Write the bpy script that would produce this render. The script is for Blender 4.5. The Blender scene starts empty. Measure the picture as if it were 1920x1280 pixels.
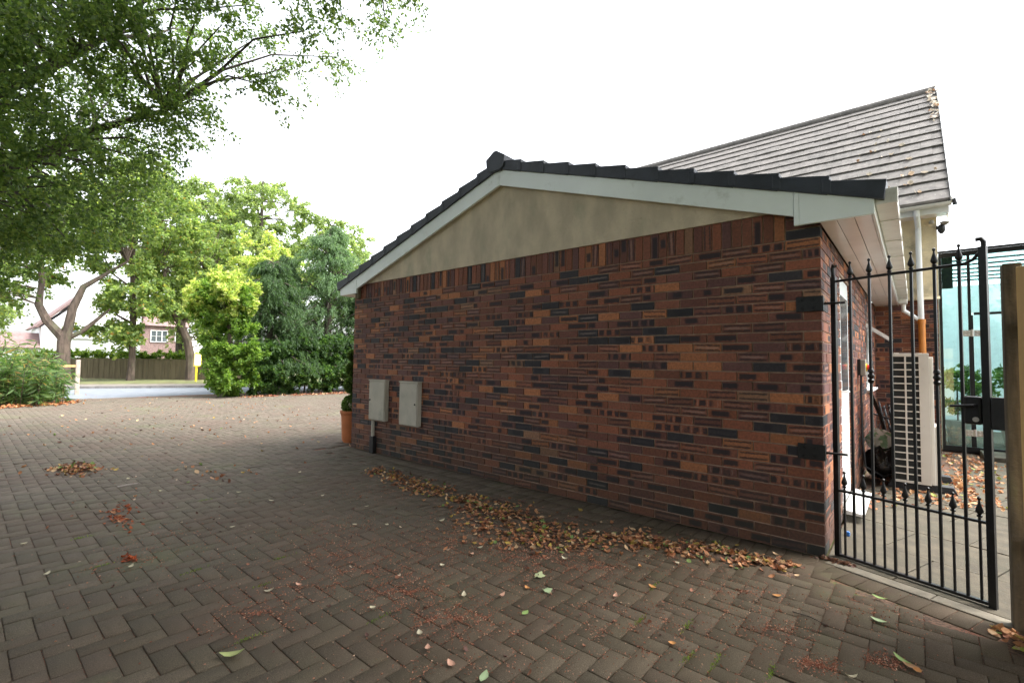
import bpy, math, random
import numpy as np
from mathutils import Vector, Matrix
rng = np.random.default_rng(7); random.seed(7)
S = bpy.context.scene; COL = S.collection
PI = math.pi

# ---------------------------------------------------------------- camera, sky, sun, exposure
CAM = Vector((0.4978, -3.9589, 1.3235))
yaw, pitch, roll = math.radians(-40.445), math.radians(2.522), math.radians(0.772)
Fv = Vector((math.sin(yaw)*math.cos(pitch), math.cos(yaw)*math.cos(pitch), math.sin(pitch)))
R0 = Vector((math.cos(yaw), -math.sin(yaw), 0)); U0 = R0.cross(Fv)
Rv = R0*math.cos(roll)+U0*math.sin(roll); Uv = U0*math.cos(roll)-R0*math.sin(roll)
cd = bpy.data.cameras.new('camera'); cam = bpy.data.objects.new('camera', cd); COL.objects.link(cam)
cam.matrix_world = Matrix(((Rv.x, Uv.x, -Fv.x, CAM.x), (Rv.y, Uv.y, -Fv.y, CAM.y), (Rv.z, Uv.z, -Fv.z, CAM.z), (0, 0, 0, 1)))
cd.sensor_width = 36; cd.lens = 886.55/1920*36; cd.clip_start = .05; cd.clip_end = 600
S.camera = cam

SUN_EL, SUN_AZ = 58.0, 55.0     # azimuth of the sun measured from +Y towards +X
w = bpy.data.worlds.new('World'); S.world = w; w.use_nodes = True
nt = w.node_tree; bg = nt.nodes['Background']
sky = nt.nodes.new('ShaderNodeTexSky'); sky.sky_type = 'NISHITA'; sky.sun_disc = False
sky.sun_elevation = math.radians(SUN_EL); sky.sun_rotation = math.radians(SUN_AZ)
sky.air_density = 1.0; sky.dust_density = 4.0; sky.ozone_density = 1.0
hs = nt.nodes.new('ShaderNodeHueSaturation'); hs.inputs['Saturation'].default_value = .22
nt.links.new(sky.outputs[0], hs.inputs['Color']); nt.links.new(hs.outputs[0], bg.inputs['Color'])
bg.inputs['Strength'].default_value = .15
sd = bpy.data.lights.new('sun', 'SUN'); so = bpy.data.objects.new('sun', sd); COL.objects.link(so)
sd.energy = 1.0; sd.angle = math.radians(25); sd.color = (1, .95, .87)
sv = Vector((math.sin(math.radians(SUN_AZ))*math.cos(math.radians(SUN_EL)), math.cos(math.radians(SUN_AZ))*math.cos(math.radians(SUN_EL)), math.sin(math.radians(SUN_EL))))
so.rotation_euler = sv.to_track_quat('Z', 'Y').to_euler(); so.location = (6, 6, 14)
S.view_settings.view_transform = 'Standard'; S.view_settings.look = 'None'
S.view_settings.gamma = 1; S.view_settings.exposure = 2.28; S.view_settings.use_curve_mapping = False

# ---------------------------------------------------------------- node helpers
class X:
    def __init__(s, nt, k): s.nt, s.s = nt, k
    def m(s, op, *a, clamp=False):
        n = s.nt.nodes.new('ShaderNodeMath'); n.operation = op; n.use_clamp = clamp
        for i, v in enumerate((s,)+a):
            if isinstance(v, X): s.nt.links.new(v.s, n.inputs[i])
            else: n.inputs[i].default_value = v
        return X(s.nt, n.outputs[0])
    def __add__(s, o): return s.m('ADD', o)
    def __sub__(s, o): return s.m('SUBTRACT', o)
    def __mul__(s, o): return s.m('MULTIPLY', o)
    def inv(s): return (s*-1.0)+1.0
    def sm(s, a, b):
        n = s.nt.nodes.new('ShaderNodeMapRange'); n.interpolation_type = 'SMOOTHSTEP'
        s.nt.links.new(s.s, n.inputs[0]); n.inputs[1].default_value = a; n.inputs[2].default_value = b
        return X(s.nt, n.outputs[0])
def mat(name):
    m = bpy.data.materials.new(name); m.use_nodes = True
    return m, m.node_tree, m.node_tree.nodes['Principled BSDF']
def rgb(c): return (c[0], c[1], c[2], 1)
def mix(nt, f, a, b, mode='MIX'):
    n = nt.nodes.new('ShaderNodeMix'); n.data_type = 'RGBA'; n.blend_type = mode
    for i, v in ((0, f), (6, a), (7, b)):
        if isinstance(v, X): nt.links.new(v.s, n.inputs[i])
        elif isinstance(v, (int, float)): n.inputs[i].default_value = v
        else: n.inputs[i].default_value = rgb(v)
    return X(nt, n.outputs[2])
def pos(nt, obj=False):
    if obj: return X(nt, nt.nodes.new('ShaderNodeTexCoord').outputs['Object'])
    return X(nt, nt.nodes.new('ShaderNodeNewGeometry').outputs['Position'])
def noise(nt, scale, detail=3, vec=None, rough=.55, col=False, stretch=None):
    n = nt.nodes.new('ShaderNodeTexNoise'); n.inputs['Scale'].default_value = scale
    n.inputs['Detail'].default_value = detail; n.inputs['Roughness'].default_value = rough
    v = vec or pos(nt)
    if stretch:
        mp = nt.nodes.new('ShaderNodeMapping'); mp.inputs['Scale'].default_value = stretch
        nt.links.new(v.s, mp.inputs[0]); v = X(nt, mp.outputs[0])
    nt.links.new(v.s, n.inputs['Vector'])
    return X(nt, n.outputs[1 if col else 0])
def attr(nt, name, color=True):
    n = nt.nodes.new('ShaderNodeAttribute'); n.attribute_name = name
    return n
def bump(nt, b, h, strength=.3, dist=.01):
    n = nt.nodes.new('ShaderNodeBump'); n.inputs['Strength'].default_value = strength; n.inputs['Distance'].default_value = dist
    nt.links.new(h.s, n.inputs['Height']); nt.links.new(n.outputs[0], b.inputs['Normal'])
def simple(name, c, rough=.6, metal=0, var=.15, scale=6, bs=0, bscale=60, dirt=None, dscale=2, dlo=.5, dhi=.75, stretch=None, usecol=False, spec=.5):
    m, nt, b = mat(name)
    base = X(nt, attr(nt, 'lc').outputs[0]) if usecol else c
    n1 = noise(nt, scale, 5, stretch=stretch)
    dark = tuple(x*(1-var) for x in c) if not usecol else None
    light = tuple(min(1, x*(1+var)) for x in c) if not usecol else None
    if usecol:
        k = mix(nt, n1.sm(.3, .7), (1-var,)*3, (1+var,)*3)
        col = mix(nt, 1.0, base, k, 'MULTIPLY')
    else: col = mix(nt, n1.sm(.3, .7), dark, light)
    if dirt:
        d = noise(nt, dscale, 6, rough=.65, stretch=stretch)
        col = mix(nt, d.sm(dlo, dhi), col, dirt)
    nt.links.new(col.s, b.inputs['Base Color'])
    b.inputs['Roughness'].default_value = rough; b.inputs['Metallic'].default_value = metal
    b.inputs['Specular IOR Level'].default_value = spec
    if bs: bump(nt, b, noise(nt, bscale, 4), bs, .01)
    return m

# ---------------------------------------------------------------- mesh helpers
def setattrs(me, **kw):
    for k, v in kw.items():
        v = np.asarray(v, dtype=np.float32)
        dom = 'POINT' if len(v) == len(me.vertices) else 'CORNER'
        if v.shape[1] == 4:
            a = me.attributes.new(k, 'FLOAT_COLOR', dom); a.data.foreach_set('color', v.ravel())
        else:
            a = me.attributes.new(k, 'FLOAT_VECTOR', dom); a.data.foreach_set('vector', v.ravel())
def npmesh(name, V, F, uv=None, smooth=False, **attrs):
    me = bpy.data.meshes.new(name)
    V = np.asarray(V, dtype=np.float32); F = np.asarray(F, dtype=np.int32); n, k = F.shape
    me.vertices.add(len(V)); me.vertices.foreach_set('co', V.ravel())
    me.loops.add(n*k); me.loops.foreach_set('vertex_index', F.ravel())
    me.polygons.add(n); me.polygons.foreach_set('loop_start', np.arange(0, n*k, k, dtype=np.int32))
    if smooth: me.polygons.foreach_set('use_smooth', np.ones(n, dtype=bool))
    if uv is not None:
        l = me.uv_layers.new(name='uv'); l.data.foreach_set('uv', np.asarray(uv, dtype=np.float32).ravel())
    me.update(calc_edges=True); setattrs(me, **attrs); return me
def ob(name, me, m=None, parent=None, loc=None, rot=None, kind=None, label=None):
    o = bpy.data.objects.new(name, me); COL.objects.link(o)
    if m is not None and me is not None and len(me.materials) == 0: me.materials.append(m)
    if parent is not None: o.parent = parent
    if loc is not None: o.location = loc
    if rot is not None: o.rotation_euler = rot
    if kind: o['kind'] = kind
    if label: o['label'] = label
    return o
def tag(o, label, cat, group=None, kind=None):
    o['label'] = label; o['category'] = cat
    if group: o['group'] = group
    if kind: o['kind'] = kind
    return o
def thing(name, label, cat, loc=(0, 0, 0), rz=0, group=None):
    o = bpy.data.objects.new(name, None); COL.objects.link(o); o.location = loc; o.rotation_euler = (0, 0, rz)
    o.empty_display_size = .1
    return tag(o, label, cat, group)
class MB:
    def __init__(s): s.v = []; s.f = []
    def add(s, vs, fs):
        k = len(s.v); s.v += [tuple(v) for v in vs]; s.f += [tuple(i+k for i in f) for f in fs]; return s
    def box(s, x0, x1, y0, y1, z0, z1, M=None):
        vs = [(x, y, z) for z in (z0, z1) for y in (y0, y1) for x in (x0, x1)]
        if M is not None: vs = [M @ Vector(v) for v in vs]
        return s.add(vs, [(0, 2, 3, 1), (4, 5, 7, 6), (0, 1, 5, 4), (2, 6, 7, 3), (0, 4, 6, 2), (1, 3, 7, 5)])
    def prism(s, prof, d, M=None, cap=True):
        # prof: list of 3-D points (planar), d: extrusion vector
        n = len(prof); a = [Vector(p) for p in prof]; b = [p+Vector(d) for p in a]
        vs = a+b
        if M is not None: vs = [M @ v for v in vs]
        fs = [(i, (i+1) % n, n+(i+1) % n, n+i) for i in range(n)]
        if cap: fs += [tuple(range(n))[::-1], tuple(range(n, 2*n))]
        return s.add(vs, fs)
    def tube(s, pts, r, n=8, caps=True):
        pts = [Vector(p) for p in pts]; rs = r if isinstance(r, (list, tuple)) else [r]*len(pts)
        up = None; rings = []
        for i, p in enumerate(pts):
            t = (pts[min(i+1, len(pts)-1)]-pts[max(i-1, 0)]).normalized()
            if up is None:
                up = Vector((0, 0, 1)) if abs(t.z) < .9 else Vector((1, 0, 0))
            a = t.cross(up)
            if a.length < 1e-4: a = t.cross(Vector((0, 1, 0)))
            a.normalize(); b = t.cross(a).normalized(); up = -b if False else up
            rings.append([p+(a*math.cos(2*PI*j/n)+b*math.sin(2*PI*j/n))*rs[i] for j in range(n)])
        vs = [v for r_ in rings for v in r_]
        fs = [(i*n+j, i*n+(j+1) % n, (i+1)*n+(j+1) % n, (i+1)*n+j) for i in range(len(pts)-1) for j in range(n)]
        if caps: fs += [tuple(range(n)), tuple(range((len(pts)-1)*n, len(pts)*n))[::-1]]
        return s.add(vs, fs)
    def lathe(s, prof, c=(0, 0, 0), n=16):
        # prof list of (r, z)
        vs = [(c[0]+r*math.cos(2*PI*j/n), c[1]+r*math.sin(2*PI*j/n), c[2]+z) for r, z in prof for j in range(n)]
        fs = [(i*n+j, i*n+(j+1) % n, (i+1)*n+(j+1) % n, (i+1)*n+j) for i in range(len(prof)-1) for j in range(n)]
        fs += [tuple(range(n))[::-1], tuple(range((len(prof)-1)*n, len(prof)*n))]
        return s.add(vs, fs)
    def mesh(s, name, smooth=False):
        me = bpy.data.meshes.new(name); me.from_pydata(s.v, [], s.f); me.update()
        if smooth:
            me.polygons.foreach_set('use_smooth', np.ones(len(me.polygons), dtype=bool))
            try: me.set_sharp_from_angle(angle=math.radians(40))
            except Exception: pass
        return me
    def ob(s, name, m, parent=None, smooth=False, bevel=0, **k):
        o = ob(name, s.mesh(name, smooth), m, parent, **k)
        if bevel:
            b = o.modifiers.new('bevel', 'BEVEL'); b.width = bevel; b.segments = 2; b.limit_method = 'ANGLE'
        return o
def box(*a, **k): return MB().box(*a, **k)
def seg_matrix(a, b):
    # local x runs a->b (horizontal part), z up
    d = Vector(b)-Vector(a); ang = math.atan2(d.y, d.x)
    return Matrix.Translation(a) @ Matrix.Rotation(ang, 4, 'Z'), math.hypot(d.x, d.y)

# ---------------------------------------------------------------- materials
def brick_mat():
    m, nt, b = mat('multi_brick')
    uvn = nt.nodes.new('ShaderNodeUVMap'); uvn.uv_map = 'uv'
    sp = nt.nodes.new('ShaderNodeSeparateXYZ'); nt.links.new(uvn.outputs[0], sp.inputs[0])
    P = pos(nt)
    wob = noise(nt, 28, 3); wob2 = noise(nt, 40, 2, stretch=(1, 1, 1.7))
    u = X(nt, sp.outputs[0])+(wob-.5)*.10; v = X(nt, sp.outputs[1])+(wob2-.5)*.28
    bp = attr(nt, 'bp'); sp2 = nt.nodes.new('ShaderNodeSeparateXYZ'); nt.links.new(bp.outputs['Vector'], sp2.inputs[0])
    p, s_, t_ = (X(nt, sp2.outputs[i]) for i in range(3))
    eu = u.m('MINIMUM', u.inv()); ev = v.m('MINIMUM', v.inv())
    selA = p.m('LESS_THAN', .28); selB = p.m('GREATER_THAN', .28)*p.m('LESS_THAN', .39); selC = p.m('GREATER_THAN', .39)*p.m('LESS_THAN', .66)
    st = s_*.55-.15; en = st+t_*.75+.35
    a = (u-st).sm(.0, .10)*(en-u).sm(.0, .12)*(ev+(wob2-.5)*.2).sm(.02, .30)*selA
    f = (u*2.7+s_).m('FRACT'); g = ((f-.5).m('ABSOLUTE')*-1.0)+.5
    bm = g.sm(.10, .24)*ev.sm(.02, .22)*noise(nt, 11, 3).sm(.28, .48)*selB*((u*1.3+t_*3).m('SINE').sm(-.6, -.2))
    bl = g.sm(.05, .01)*ev.sm(.05, .2)*selB*t_.sm(.3, .8)
    vv = ((v+(u-.5)*(s_-.5)*.35)-.5).m('ABSOLUTE')
    cm = vv.sm(.17, .24)*vv.sm(.44, .37)*eu.sm(.01, .07)*selC
    cl = vv.sm(.15, .06)*eu.sm(.0, .2)*selC*t_.sm(.2, .9)
    dm = (a*.93).m('MAXIMUM', bm*.92).m('MAXIMUM', cm*.82)
    lm = (bl*.35).m('MAXIMUM', cl*.33)
    col = X(nt, attr(nt, 'bc').outputs[0])
    mott = mix(nt, noise(nt, 55, 4).sm(.3, .7), (.72, .72, .72), (1.25, 1.2, 1.15))
    col = mix(nt, 1.0, col, mott, 'MULTIPLY')
    col = mix(nt, dm, col, (.019, .017, .021))
    col = mix(nt, lm, col, (.42, .32, .28))
    eff = noise(nt, 2.2, 6, rough=.7).sm(.62, .8)
    col = mix(nt, eff*.16, col, (.5, .45, .4))
    z = nt.nodes.new('ShaderNodeSeparateXYZ'); nt.links.new(P.s, z.inputs[0])
    damp_shade = ((X(nt, z.outputs[2])+(noise(nt, 1.6, 5)-.5)*.7).sm(.75, .0))  # wall foot: mostly shade put into the colour, plus some greenish damp
    col = mix(nt, damp_shade*.55, col, (.03, .032, .022))
    nt.links.new(col.s, b.inputs['Base Color']); b.inputs['Roughness'].default_value = .72
    b.inputs['Specular IOR Level'].default_value = .35
    bump(nt, b, noise(nt, 120, 4), .35, .004)
    return m
BRICK = brick_mat()
MORTAR = simple('mortar', (.30, .21, .155), .95, var=.25, scale=14, bs=.4, bscale=150, dirt=(.06, .06, .04), dscale=1.5)
RENDER = simple('cream_render', (.55, .47, .35), .95, var=.16, scale=4, bs=.8, bscale=45, dirt=(.30, .31, .22), dscale=2.6, dlo=.5, dhi=.85, stretch=(1, 1, .5))
RENDER2 = simple('yellow_cream_render', (.72, .60, .40), .95, var=.12, scale=5, bs=.6, bscale=70, dirt=(.4, .34, .24), dscale=3)
PVC = simple('white_plastic_board', (.82, .89, .88), .35, var=.05, scale=2, dirt=(.4, .43, .39), dscale=4, dlo=.55, dhi=.85)
PVCW = simple('white_plastic', (.78, .79, .78), .32, var=.05, scale=3, dirt=(.45, .43, .38), dscale=5, dlo=.6, dhi=.85)
SOFFIT = simple('soffit_plastic', (.84, .77, .73), .22, var=.06, scale=3, dirt=(.5, .42, .38), dscale=6, dlo=.62, dhi=.9)
GUTTER = simple('old_white_gutter', (.70, .69, .65), .4, var=.08, scale=5, dirt=(.36, .35, .27), dscale=9, dlo=.55, dhi=.8)
CLAY = simple('slate_blue_tile', (.035, .042, .058), .55, var=.25, scale=6, bs=.25, bscale=90, dirt=(.07, .075, .08), dscale=5, dlo=.58, dhi=.8)
def rooftile_mat():
    m, nt, b = mat('grey_concrete_tile')
    oi = nt.nodes.new('ShaderNodeObjectInfo'); lc = X(nt, attr(nt, 'lc').outputs[0])
    col = mix(nt, noise(nt, 9, 5).sm(.3, .7), (.10, .095, .09), (.16, .15, .14))
    col = mix(nt, 1.0, col, mix(nt, X(nt, oi.outputs['Random']), (.86, .86, .86), (1.14, 1.12, 1.12)), 'MULTIPLY')
    col = mix(nt, noise(nt, 26, 3, rough=.7).sm(.66, .72), col, (.5, .5, .47))
    nt.links.new(col.s, b.inputs['Base Color']); b.inputs['Roughness'].default_value = .9
    bump(nt, b, noise(nt, 80, 4), .4, .005); return m
ROOFTILE = rooftile_mat()
IRON = simple('black_gloss_iron', (.005, .005, .006), .42, var=.4, scale=20, bs=.15, bscale=60, spec=.4)
IRONDULL = simple('black_painted_plate', (.007, .007, .008), .5, var=.4, scale=12, bs=.3, bscale=50)
METER = simple('grey_meter_box', (.43, .40, .33), .6, var=.08, scale=5, bs=.12, bscale=120, dirt=(.22, .22, .17), dscale=3, dlo=.5, dhi=.85)
ACW = simple('cream_white_casing', (.62, .58, .52), .45, var=.05, scale=3, dirt=(.4, .35, .29), dscale=6, dlo=.66, dhi=.9)
DARK = simple('dark_inside', (.015, .017, .016), .7, var=.2)
RUBBER = simple('black_rubber', (.02, .021, .024), .7, var=.2, scale=9)
ORANGE = simple('orange_drain_pipe', (.55, .2, .035), .4, var=.08, scale=5)
STEEL = simple('brushed_steel', (.6, .57, .54), .32, metal=.9, var=.1, scale=12)
TERRA = simple('terracotta', (.52, .17, .06), .7, var=.12, scale=6, bs=.2, bscale=50, dirt=(.5, .3, .2), dscale=4, dlo=.6, dhi=.85)
BARK = simple('bark', (.095, .07, .055), .95, var=.4, scale=7, bs=.9, bscale=22, dirt=(.1, .12, .06), dscale=2, stretch=(1, 1, .35))
BARKD = simple('dark_bark', (.075, .062, .05), .95, var=.4, scale=9, bs=.9, bscale=22, stretch=(1, 1, .35))
WOODOLD = simple('old_fence_wood', (.10, .08, .052), .9, var=.55, scale=16, bs=.9, bscale=30, dirt=(.12, .14, .05), dscale=4, dlo=.55, dhi=.75, stretch=(1, 1, .12))
WOODNEW = simple('new_fence_wood', (.62, .40, .17), .75, var=.2, scale=8, bs=.3, bscale=30, dirt=(.3, .17, .07), dscale=4, dlo=.6, dhi=.8, stretch=(1, 1, .1))
WOODGREY = simple('grey_fence_board', (.13, .105, .06), .9, var=.2, scale=6, bs=.3, bscale=30, stretch=(1, 1, .15))
ASPH = simple('asphalt', (.17, .19, .22), .85, var=.12, scale=3, bs=.4, bscale=120)
KERB = simple('concrete_kerb', (.2, .19, .18), .9, var=.2, scale=5)
PATH = simple('tarmac_path', (.17, .15, .13), .95, var=.15, scale=4)
LIMEWASH = simple('white_painted_brick', (.80, .81, .84), .85, var=.05, scale=3)
REDTILE = simple('red_clay_tile', (.22, .145, .14), .85, var=.2, scale=4, bs=.3, bscale=20)
REDBRICK = simple('far_red_brick', (.27, .185, .175), .9, var=.25, scale=12)
DGLASS = simple('window_pane', (.10, .12, .13), .08, var=.3, scale=2)
YELLOW = simple('yellow_paint', (.8, .62, .03), .45, var=.05)
PAPER = simple('timetable_panel', (.7, .74, .8), .5, var=.04)
INK = simple('printed_blue_ink', (.12, .16, .32), .6, var=.05)
STRAPB = simple('brown_strap', (.09, .06, .045), .8, var=.2)
BLACKBAG = simple('black_bin_bag', (.012, .012, .013), .25, var=.3, scale=8, bs=.8, bscale=14)
GREENBAG = simple('green_white_bag', (.30, .55, .33), .35, var=.3, scale=7, dirt=(.85, .9, .86), dscale=9, dlo=.44, dhi=.5)
RED = simple('red_knob', (.7, .03, .02), .35); YEL = simple('yellow_plate', (.8, .6, .03), .4)
GREYP = simple('grey_switch_case', (.3, .28, .24), .5)
BLUE = simple('blue_litter', (.02, .16, .5), .4)

def leaf_mat(name, trans=.5, rough=.5, boost=(1.7, 1.75, 1.0)):
    m, nt, b = mat(name)
    out = nt.nodes['Material Output']; c = X(nt, attr(nt, 'lc').outputs[0])
    nt.links.new(c.s, b.inputs['Base Color']); b.inputs['Roughness'].default_value = rough; b.inputs['Specular IOR Level'].default_value = .35
    t = nt.nodes.new('ShaderNodeBsdfTranslucent'); nt.links.new(mix(nt, 1.0, c, boost, 'MULTIPLY').s, t.inputs[0])
    mx = nt.nodes.new('ShaderNodeMixShader'); mx.inputs[0].default_value = trans
    nt.links.new(b.outputs[0], mx.inputs[1]); nt.links.new(t.outputs[0], mx.inputs[2]); nt.links.new(mx.outputs[0], out.inputs[0])
    return m
LEAF = leaf_mat('green_leaf'); DEADLEAF = leaf_mat('dead_leaf', .15, .7, (1.1, 1, .9))

def glass_mat():
    m, nt, b = mat('tinted_glass'); out = nt.nodes['Material Output']
    tr = nt.nodes.new('ShaderNodeBsdfTransparent'); tr.inputs[0].default_value = (.80, .90, .905, 1)
    gl = nt.nodes.new('ShaderNodeBsdfGlossy'); gl.inputs['Roughness'].default_value = .02; gl.inputs[0].default_value = (.8, .95, .95, 1)
    mx = nt.nodes.new('ShaderNodeMixShader'); mx.inputs[0].default_value = .10
    nt.links.new(tr.outputs[0], mx.inputs[1]); nt.links.new(gl.outputs[0], mx.inputs[2]); nt.links.new(mx.outputs[0], out.inputs[0]); return m
GLASS = glass_mat()
def teal_mat():
    m, nt, b = mat('teal_glass_roof'); out = nt.nodes['Material Output']
    t = nt.nodes.new('ShaderNodeBsdfTransparent'); t.inputs[0].default_value = (.78, .89, .89, 1)
    d = nt.nodes.new('ShaderNodeBsdfTranslucent'); d.inputs[0].default_value = (.78, .93, .93, 1)
    mx = nt.nodes.new('ShaderNodeMixShader'); mx.inputs[0].default_value = .4
    nt.links.new(t.outputs[0], mx.inputs[1]); nt.links.new(d.outputs[0], mx.inputs[2]); nt.links.new(mx.outputs[0], out.inputs[0]); return m
TEAL = teal_mat()
INWALL = simple('pale_interior_wall', (.84, .86, .87), .8, var=.04)

def paver_mat():
    m, nt, b = mat('block_paving')
    c = X(nt, attr(nt, 'lc').outputs[0])
    sp = mix(nt, noise(nt, 260, 2, rough=.8).sm(.35, .68), (.58, .55, .50), (1.38, 1.36, 1.32))
    c = mix(nt, 1.0, c, sp, 'MULTIPLY')
    c = mix(nt, noise(nt, 330, 1).sm(.70, .76), c, (.42, .39, .35))
    c = mix(nt, noise(nt, 1.1, 6, rough=.6).sm(.42, .70)*.6, c, (.125, .088, .07))
    c = mix(nt, noise(nt, .8, 6, rough=.7).sm(.54, .72)*.6, c, (.12, .135, .07))
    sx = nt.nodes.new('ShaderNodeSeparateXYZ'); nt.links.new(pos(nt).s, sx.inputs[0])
    damp_shade = (X(nt, sx.outputs[0])+(noise(nt, .5, 5, rough=.6)-.5)*7).sm(-7.5, .5)  # near paving: canopy shade put into the colour, along with some damp
    c = mix(nt, damp_shade, c, mix(nt, 1.0, c, (.63, .58, .49), 'MULTIPLY'))
    nt.links.new(c.s, b.inputs['Base Color']); b.inputs['Roughness'].default_value = .88; b.inputs['Specular IOR Level'].default_value = .25
    bump(nt, b, noise(nt, 200, 3, rough=.8), .55, .004); return m
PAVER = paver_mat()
def joint_mat():
    m, nt, b = mat('joint_sand_and_moss')
    c = mix(nt, noise(nt, 60, 3).sm(.4, .6), (.06, .04, .028), (.15, .09, .06))
    c = mix(nt, noise(nt, 1.3, 5, rough=.7).sm(.55, .66)*noise(nt, 45, 2).sm(.4, .6), c, (.09, .13, .025))
    c = mix(nt, noise(nt, 1.9, 5, rough=.7).sm(.5, .62)*noise(nt, 120, 2).sm(.45, .55), c, (.24, .085, .05))
    nt.links.new(c.s, b.inputs['Base Color']); b.inputs['Roughness'].default_value = 1; return m
JOINT = joint_mat()
SLAB = simple('weathered_patio_slab', (.072, .060, .040), .9, var=.25, scale=7, bs=.4, bscale=70, dirt=(.052, .048, .030), dscale=2.4, dlo=.45, dhi=.75)
THRESH = simple('concrete_threshold', (.16, .14, .105), .85, var=.2, scale=9, bs=.3, bscale=80, dirt=(.2, .17, .12), dscale=4)
EARTH = simple('soil_and_grass', (.11, .12, .045), 1, var=.35, scale=2, bs=.5, bscale=20, dirt=(.14, .10, .06), dscale=.8)
# ================================================================ GROUND
def struct(name, me, m, **k): return ob(name, me, m, kind='structure', **k)
def sheet(pts, z): 
    n = len(pts); me = bpy.data.meshes.new('sheet'); me.from_pydata([(x, y, z) for x, y in pts], [], [tuple(range(n))]); me.update(); return me
struct('ground', sheet([(-260, -200), (160, -200), (160, 220), (-260, 220)], -.05), EARTH)
RD = Vector((.4, .917, 0)).normalized(); RN = Vector((-RD.y, RD.x, 0))   # along the road / away from us
def rp(s, d, z=0): q = Vector((-19.0, 0, 0))+RD*s+RN*d; return (q.x, q.y, z)
def rstrip(d0, d1, z, s0=-70, s1=90): return sheet([rp(s0, d0)[:2], rp(s1, d0)[:2], rp(s1, d1)[:2], rp(s0, d1)[:2]], z)
struct('road', rstrip(.0, 6.1, -.012), ASPH)
kb = MB(); 
for i in range(-14, 24):
    a = rp(i*.915, 6.1); M_, L_ = seg_matrix(a, rp(i*.915+.9, 6.1)); kb.box(0, .9, 0, .14, -.05, .09, M_)
struct('kerb', kb.mesh('kerb'), KERB)
struct('pavement', rstrip(6.25, 8.0, .085), PATH)
struct('verge', rstrip(8.0, 14.5, .09), EARTH)

# ---- driveway of block pavers (90 degree herringbone, border courses along the wall)
LX, LY = -19.2, .43
def in_drive(x, y):
    if x < -18.9+.43*(y) : return False
    if y < -6.2 or y > 9.5: return False
    if x > -6.28 and y > -.415: return False
    if x > -.1 and y > -.36-.342*x: return False
    if x > 1.3: return False
    return True
drive = struct('driveway', sheet([(-19.4, -6.5), (1.6, -6.5), (1.6, -.02), (-19.4, -.02)], -.007), JOINT)
drive2 = ob('joint_bed', sheet([(-19.4, -.02), (-6.1, -.02), (-6.1, 9.6), (-19.4, 9.6)], -.007), JOINT, drive)
rects = []   # x0,x1,y0,y1
w_ = .1015
for n in range(-240, 120):
    for m_ in range(-60, 60):
        bx, by = n+4*m_, n
        for (ax, ay, lx, ly) in ((0, 0, 2, 1), (0, 1, 1, 2)):
            x0, y0 = (bx+ax)*w_, (by+ay)*w_; x1, y1 = x0+lx*w_, y0+ly*w_
            cx, cy = (x0+x1)/2, (y0+y1)/2
            if -19.6 < cx < 1.2 and -5.2 < cy < 9.4 and in_drive(cx, cy) and (cx > -19.6): rects.append((x0, x1, y0, y1))
for i in range(62):         # two border courses laid square to the gable wall
    x0 = -6.22+i*w_
    for j in (0, 1): 
        if x0 < 0: rects.append((x0, x0+w_, -.41+j*.203, -.41+(j+1)*.203))
for i in range(92):
    y0 = .0+i*w_
    for j in (0, 1): rects.append((-6.28+j*0-.203*(1-j)+.0, -6.28+.203*j, y0, y0+w_)) if j == 0 else None
seen = {}
rects = [r for r in rects if not (r[0] > 0 and r[3] > -.30-.342*r[0])]
PALP = np.array([(.150, .131, .105), (.158, .136, .111), (.142, .127, .103), (.165, .139, .116), (.150, .133, .106), (.145, .124, .103)])
def paver_geo(x0, x1, y0, y1, z, tx, ty, g=.0018, c=.003):
    # 12 verts: base rim, shoulder rim, top rim
    V = []
    cx, cy = (x0+x1)/2, (y0+y1)/2
    for k, zz in ((g, -.014), (g, z-.003), (g+c, z)):
        for (x, y) in ((x0+k, y0+k), (x1-k, y0+k), (x1-k, y1-k), (x0+k, y1-k)):
            V.append((x, y, zz+((x-cx)*tx+(y-cy)*ty if zz > -.013 else 0)))
    return V
PF = [(8, 9, 10, 11)]+[(a+i, a+(i+1) % 4, a+4+(i+1) % 4, a+4+i) for a in (0, 4) for i in range(4)]
camx, camy = CAM.x, CAM.y
def inview(x, y):
    d = Vector((x, y, 0))-CAM; z = d.dot(Fv)
    if z < .3: return None
    u, v = d.dot(Rv)/z, d.dot(Uv)/z
    if abs(u) < 1.10 and -.74 < v: return z
    return None
rects = [r for r in rects]
sc = []
for i, r in enumerate(rects):
    z = inview((r[0]+r[1])/2, (r[2]+r[3])/2)
    sc.append(z if z is not None else 99)
order = np.argsort(sc); near = set(order[:300].tolist())
pm = {}
def pav_mesh(lx, ly, k):
    key = (round(lx, 3), round(ly, 3), k)
    if key not in pm:
        c = PALP[k % 6]*.86*(.88+.24*((k*37) % 10)/10)
        V = paver_geo(-lx/2, lx/2, -ly/2, ly/2, 0, 0, 0)
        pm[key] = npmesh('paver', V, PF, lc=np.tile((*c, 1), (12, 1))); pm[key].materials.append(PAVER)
    return pm[key]
V = []; F = []; C = []
for i, (x0, x1, y0, y1) in enumerate(rects):
    dz = rng.normal(0, .0016); tx, ty = rng.normal(0, .009, 2)
    if i in near:
        o = ob('paver', pav_mesh(x1-x0, y1-y0, int(rng.integers(0, 12))), None, drive, ((x0+x1)/2, (y0+y1)/2, dz), (ty, -tx, rng.normal(0, .006)))
    elif sc[i] < 99 or rng.random() < .0 or (x0 > -7 and y1 < 0):
        k = len(V); V += paver_geo(x0, x1, y0, y1, dz, tx, ty); F += [tuple(a+k for a in f) for f in PF]
        c = PALP[rng.integers(0, 6)]*.86*rng.uniform(.88, 1.12); C += [(*c, 1)]*12
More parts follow.
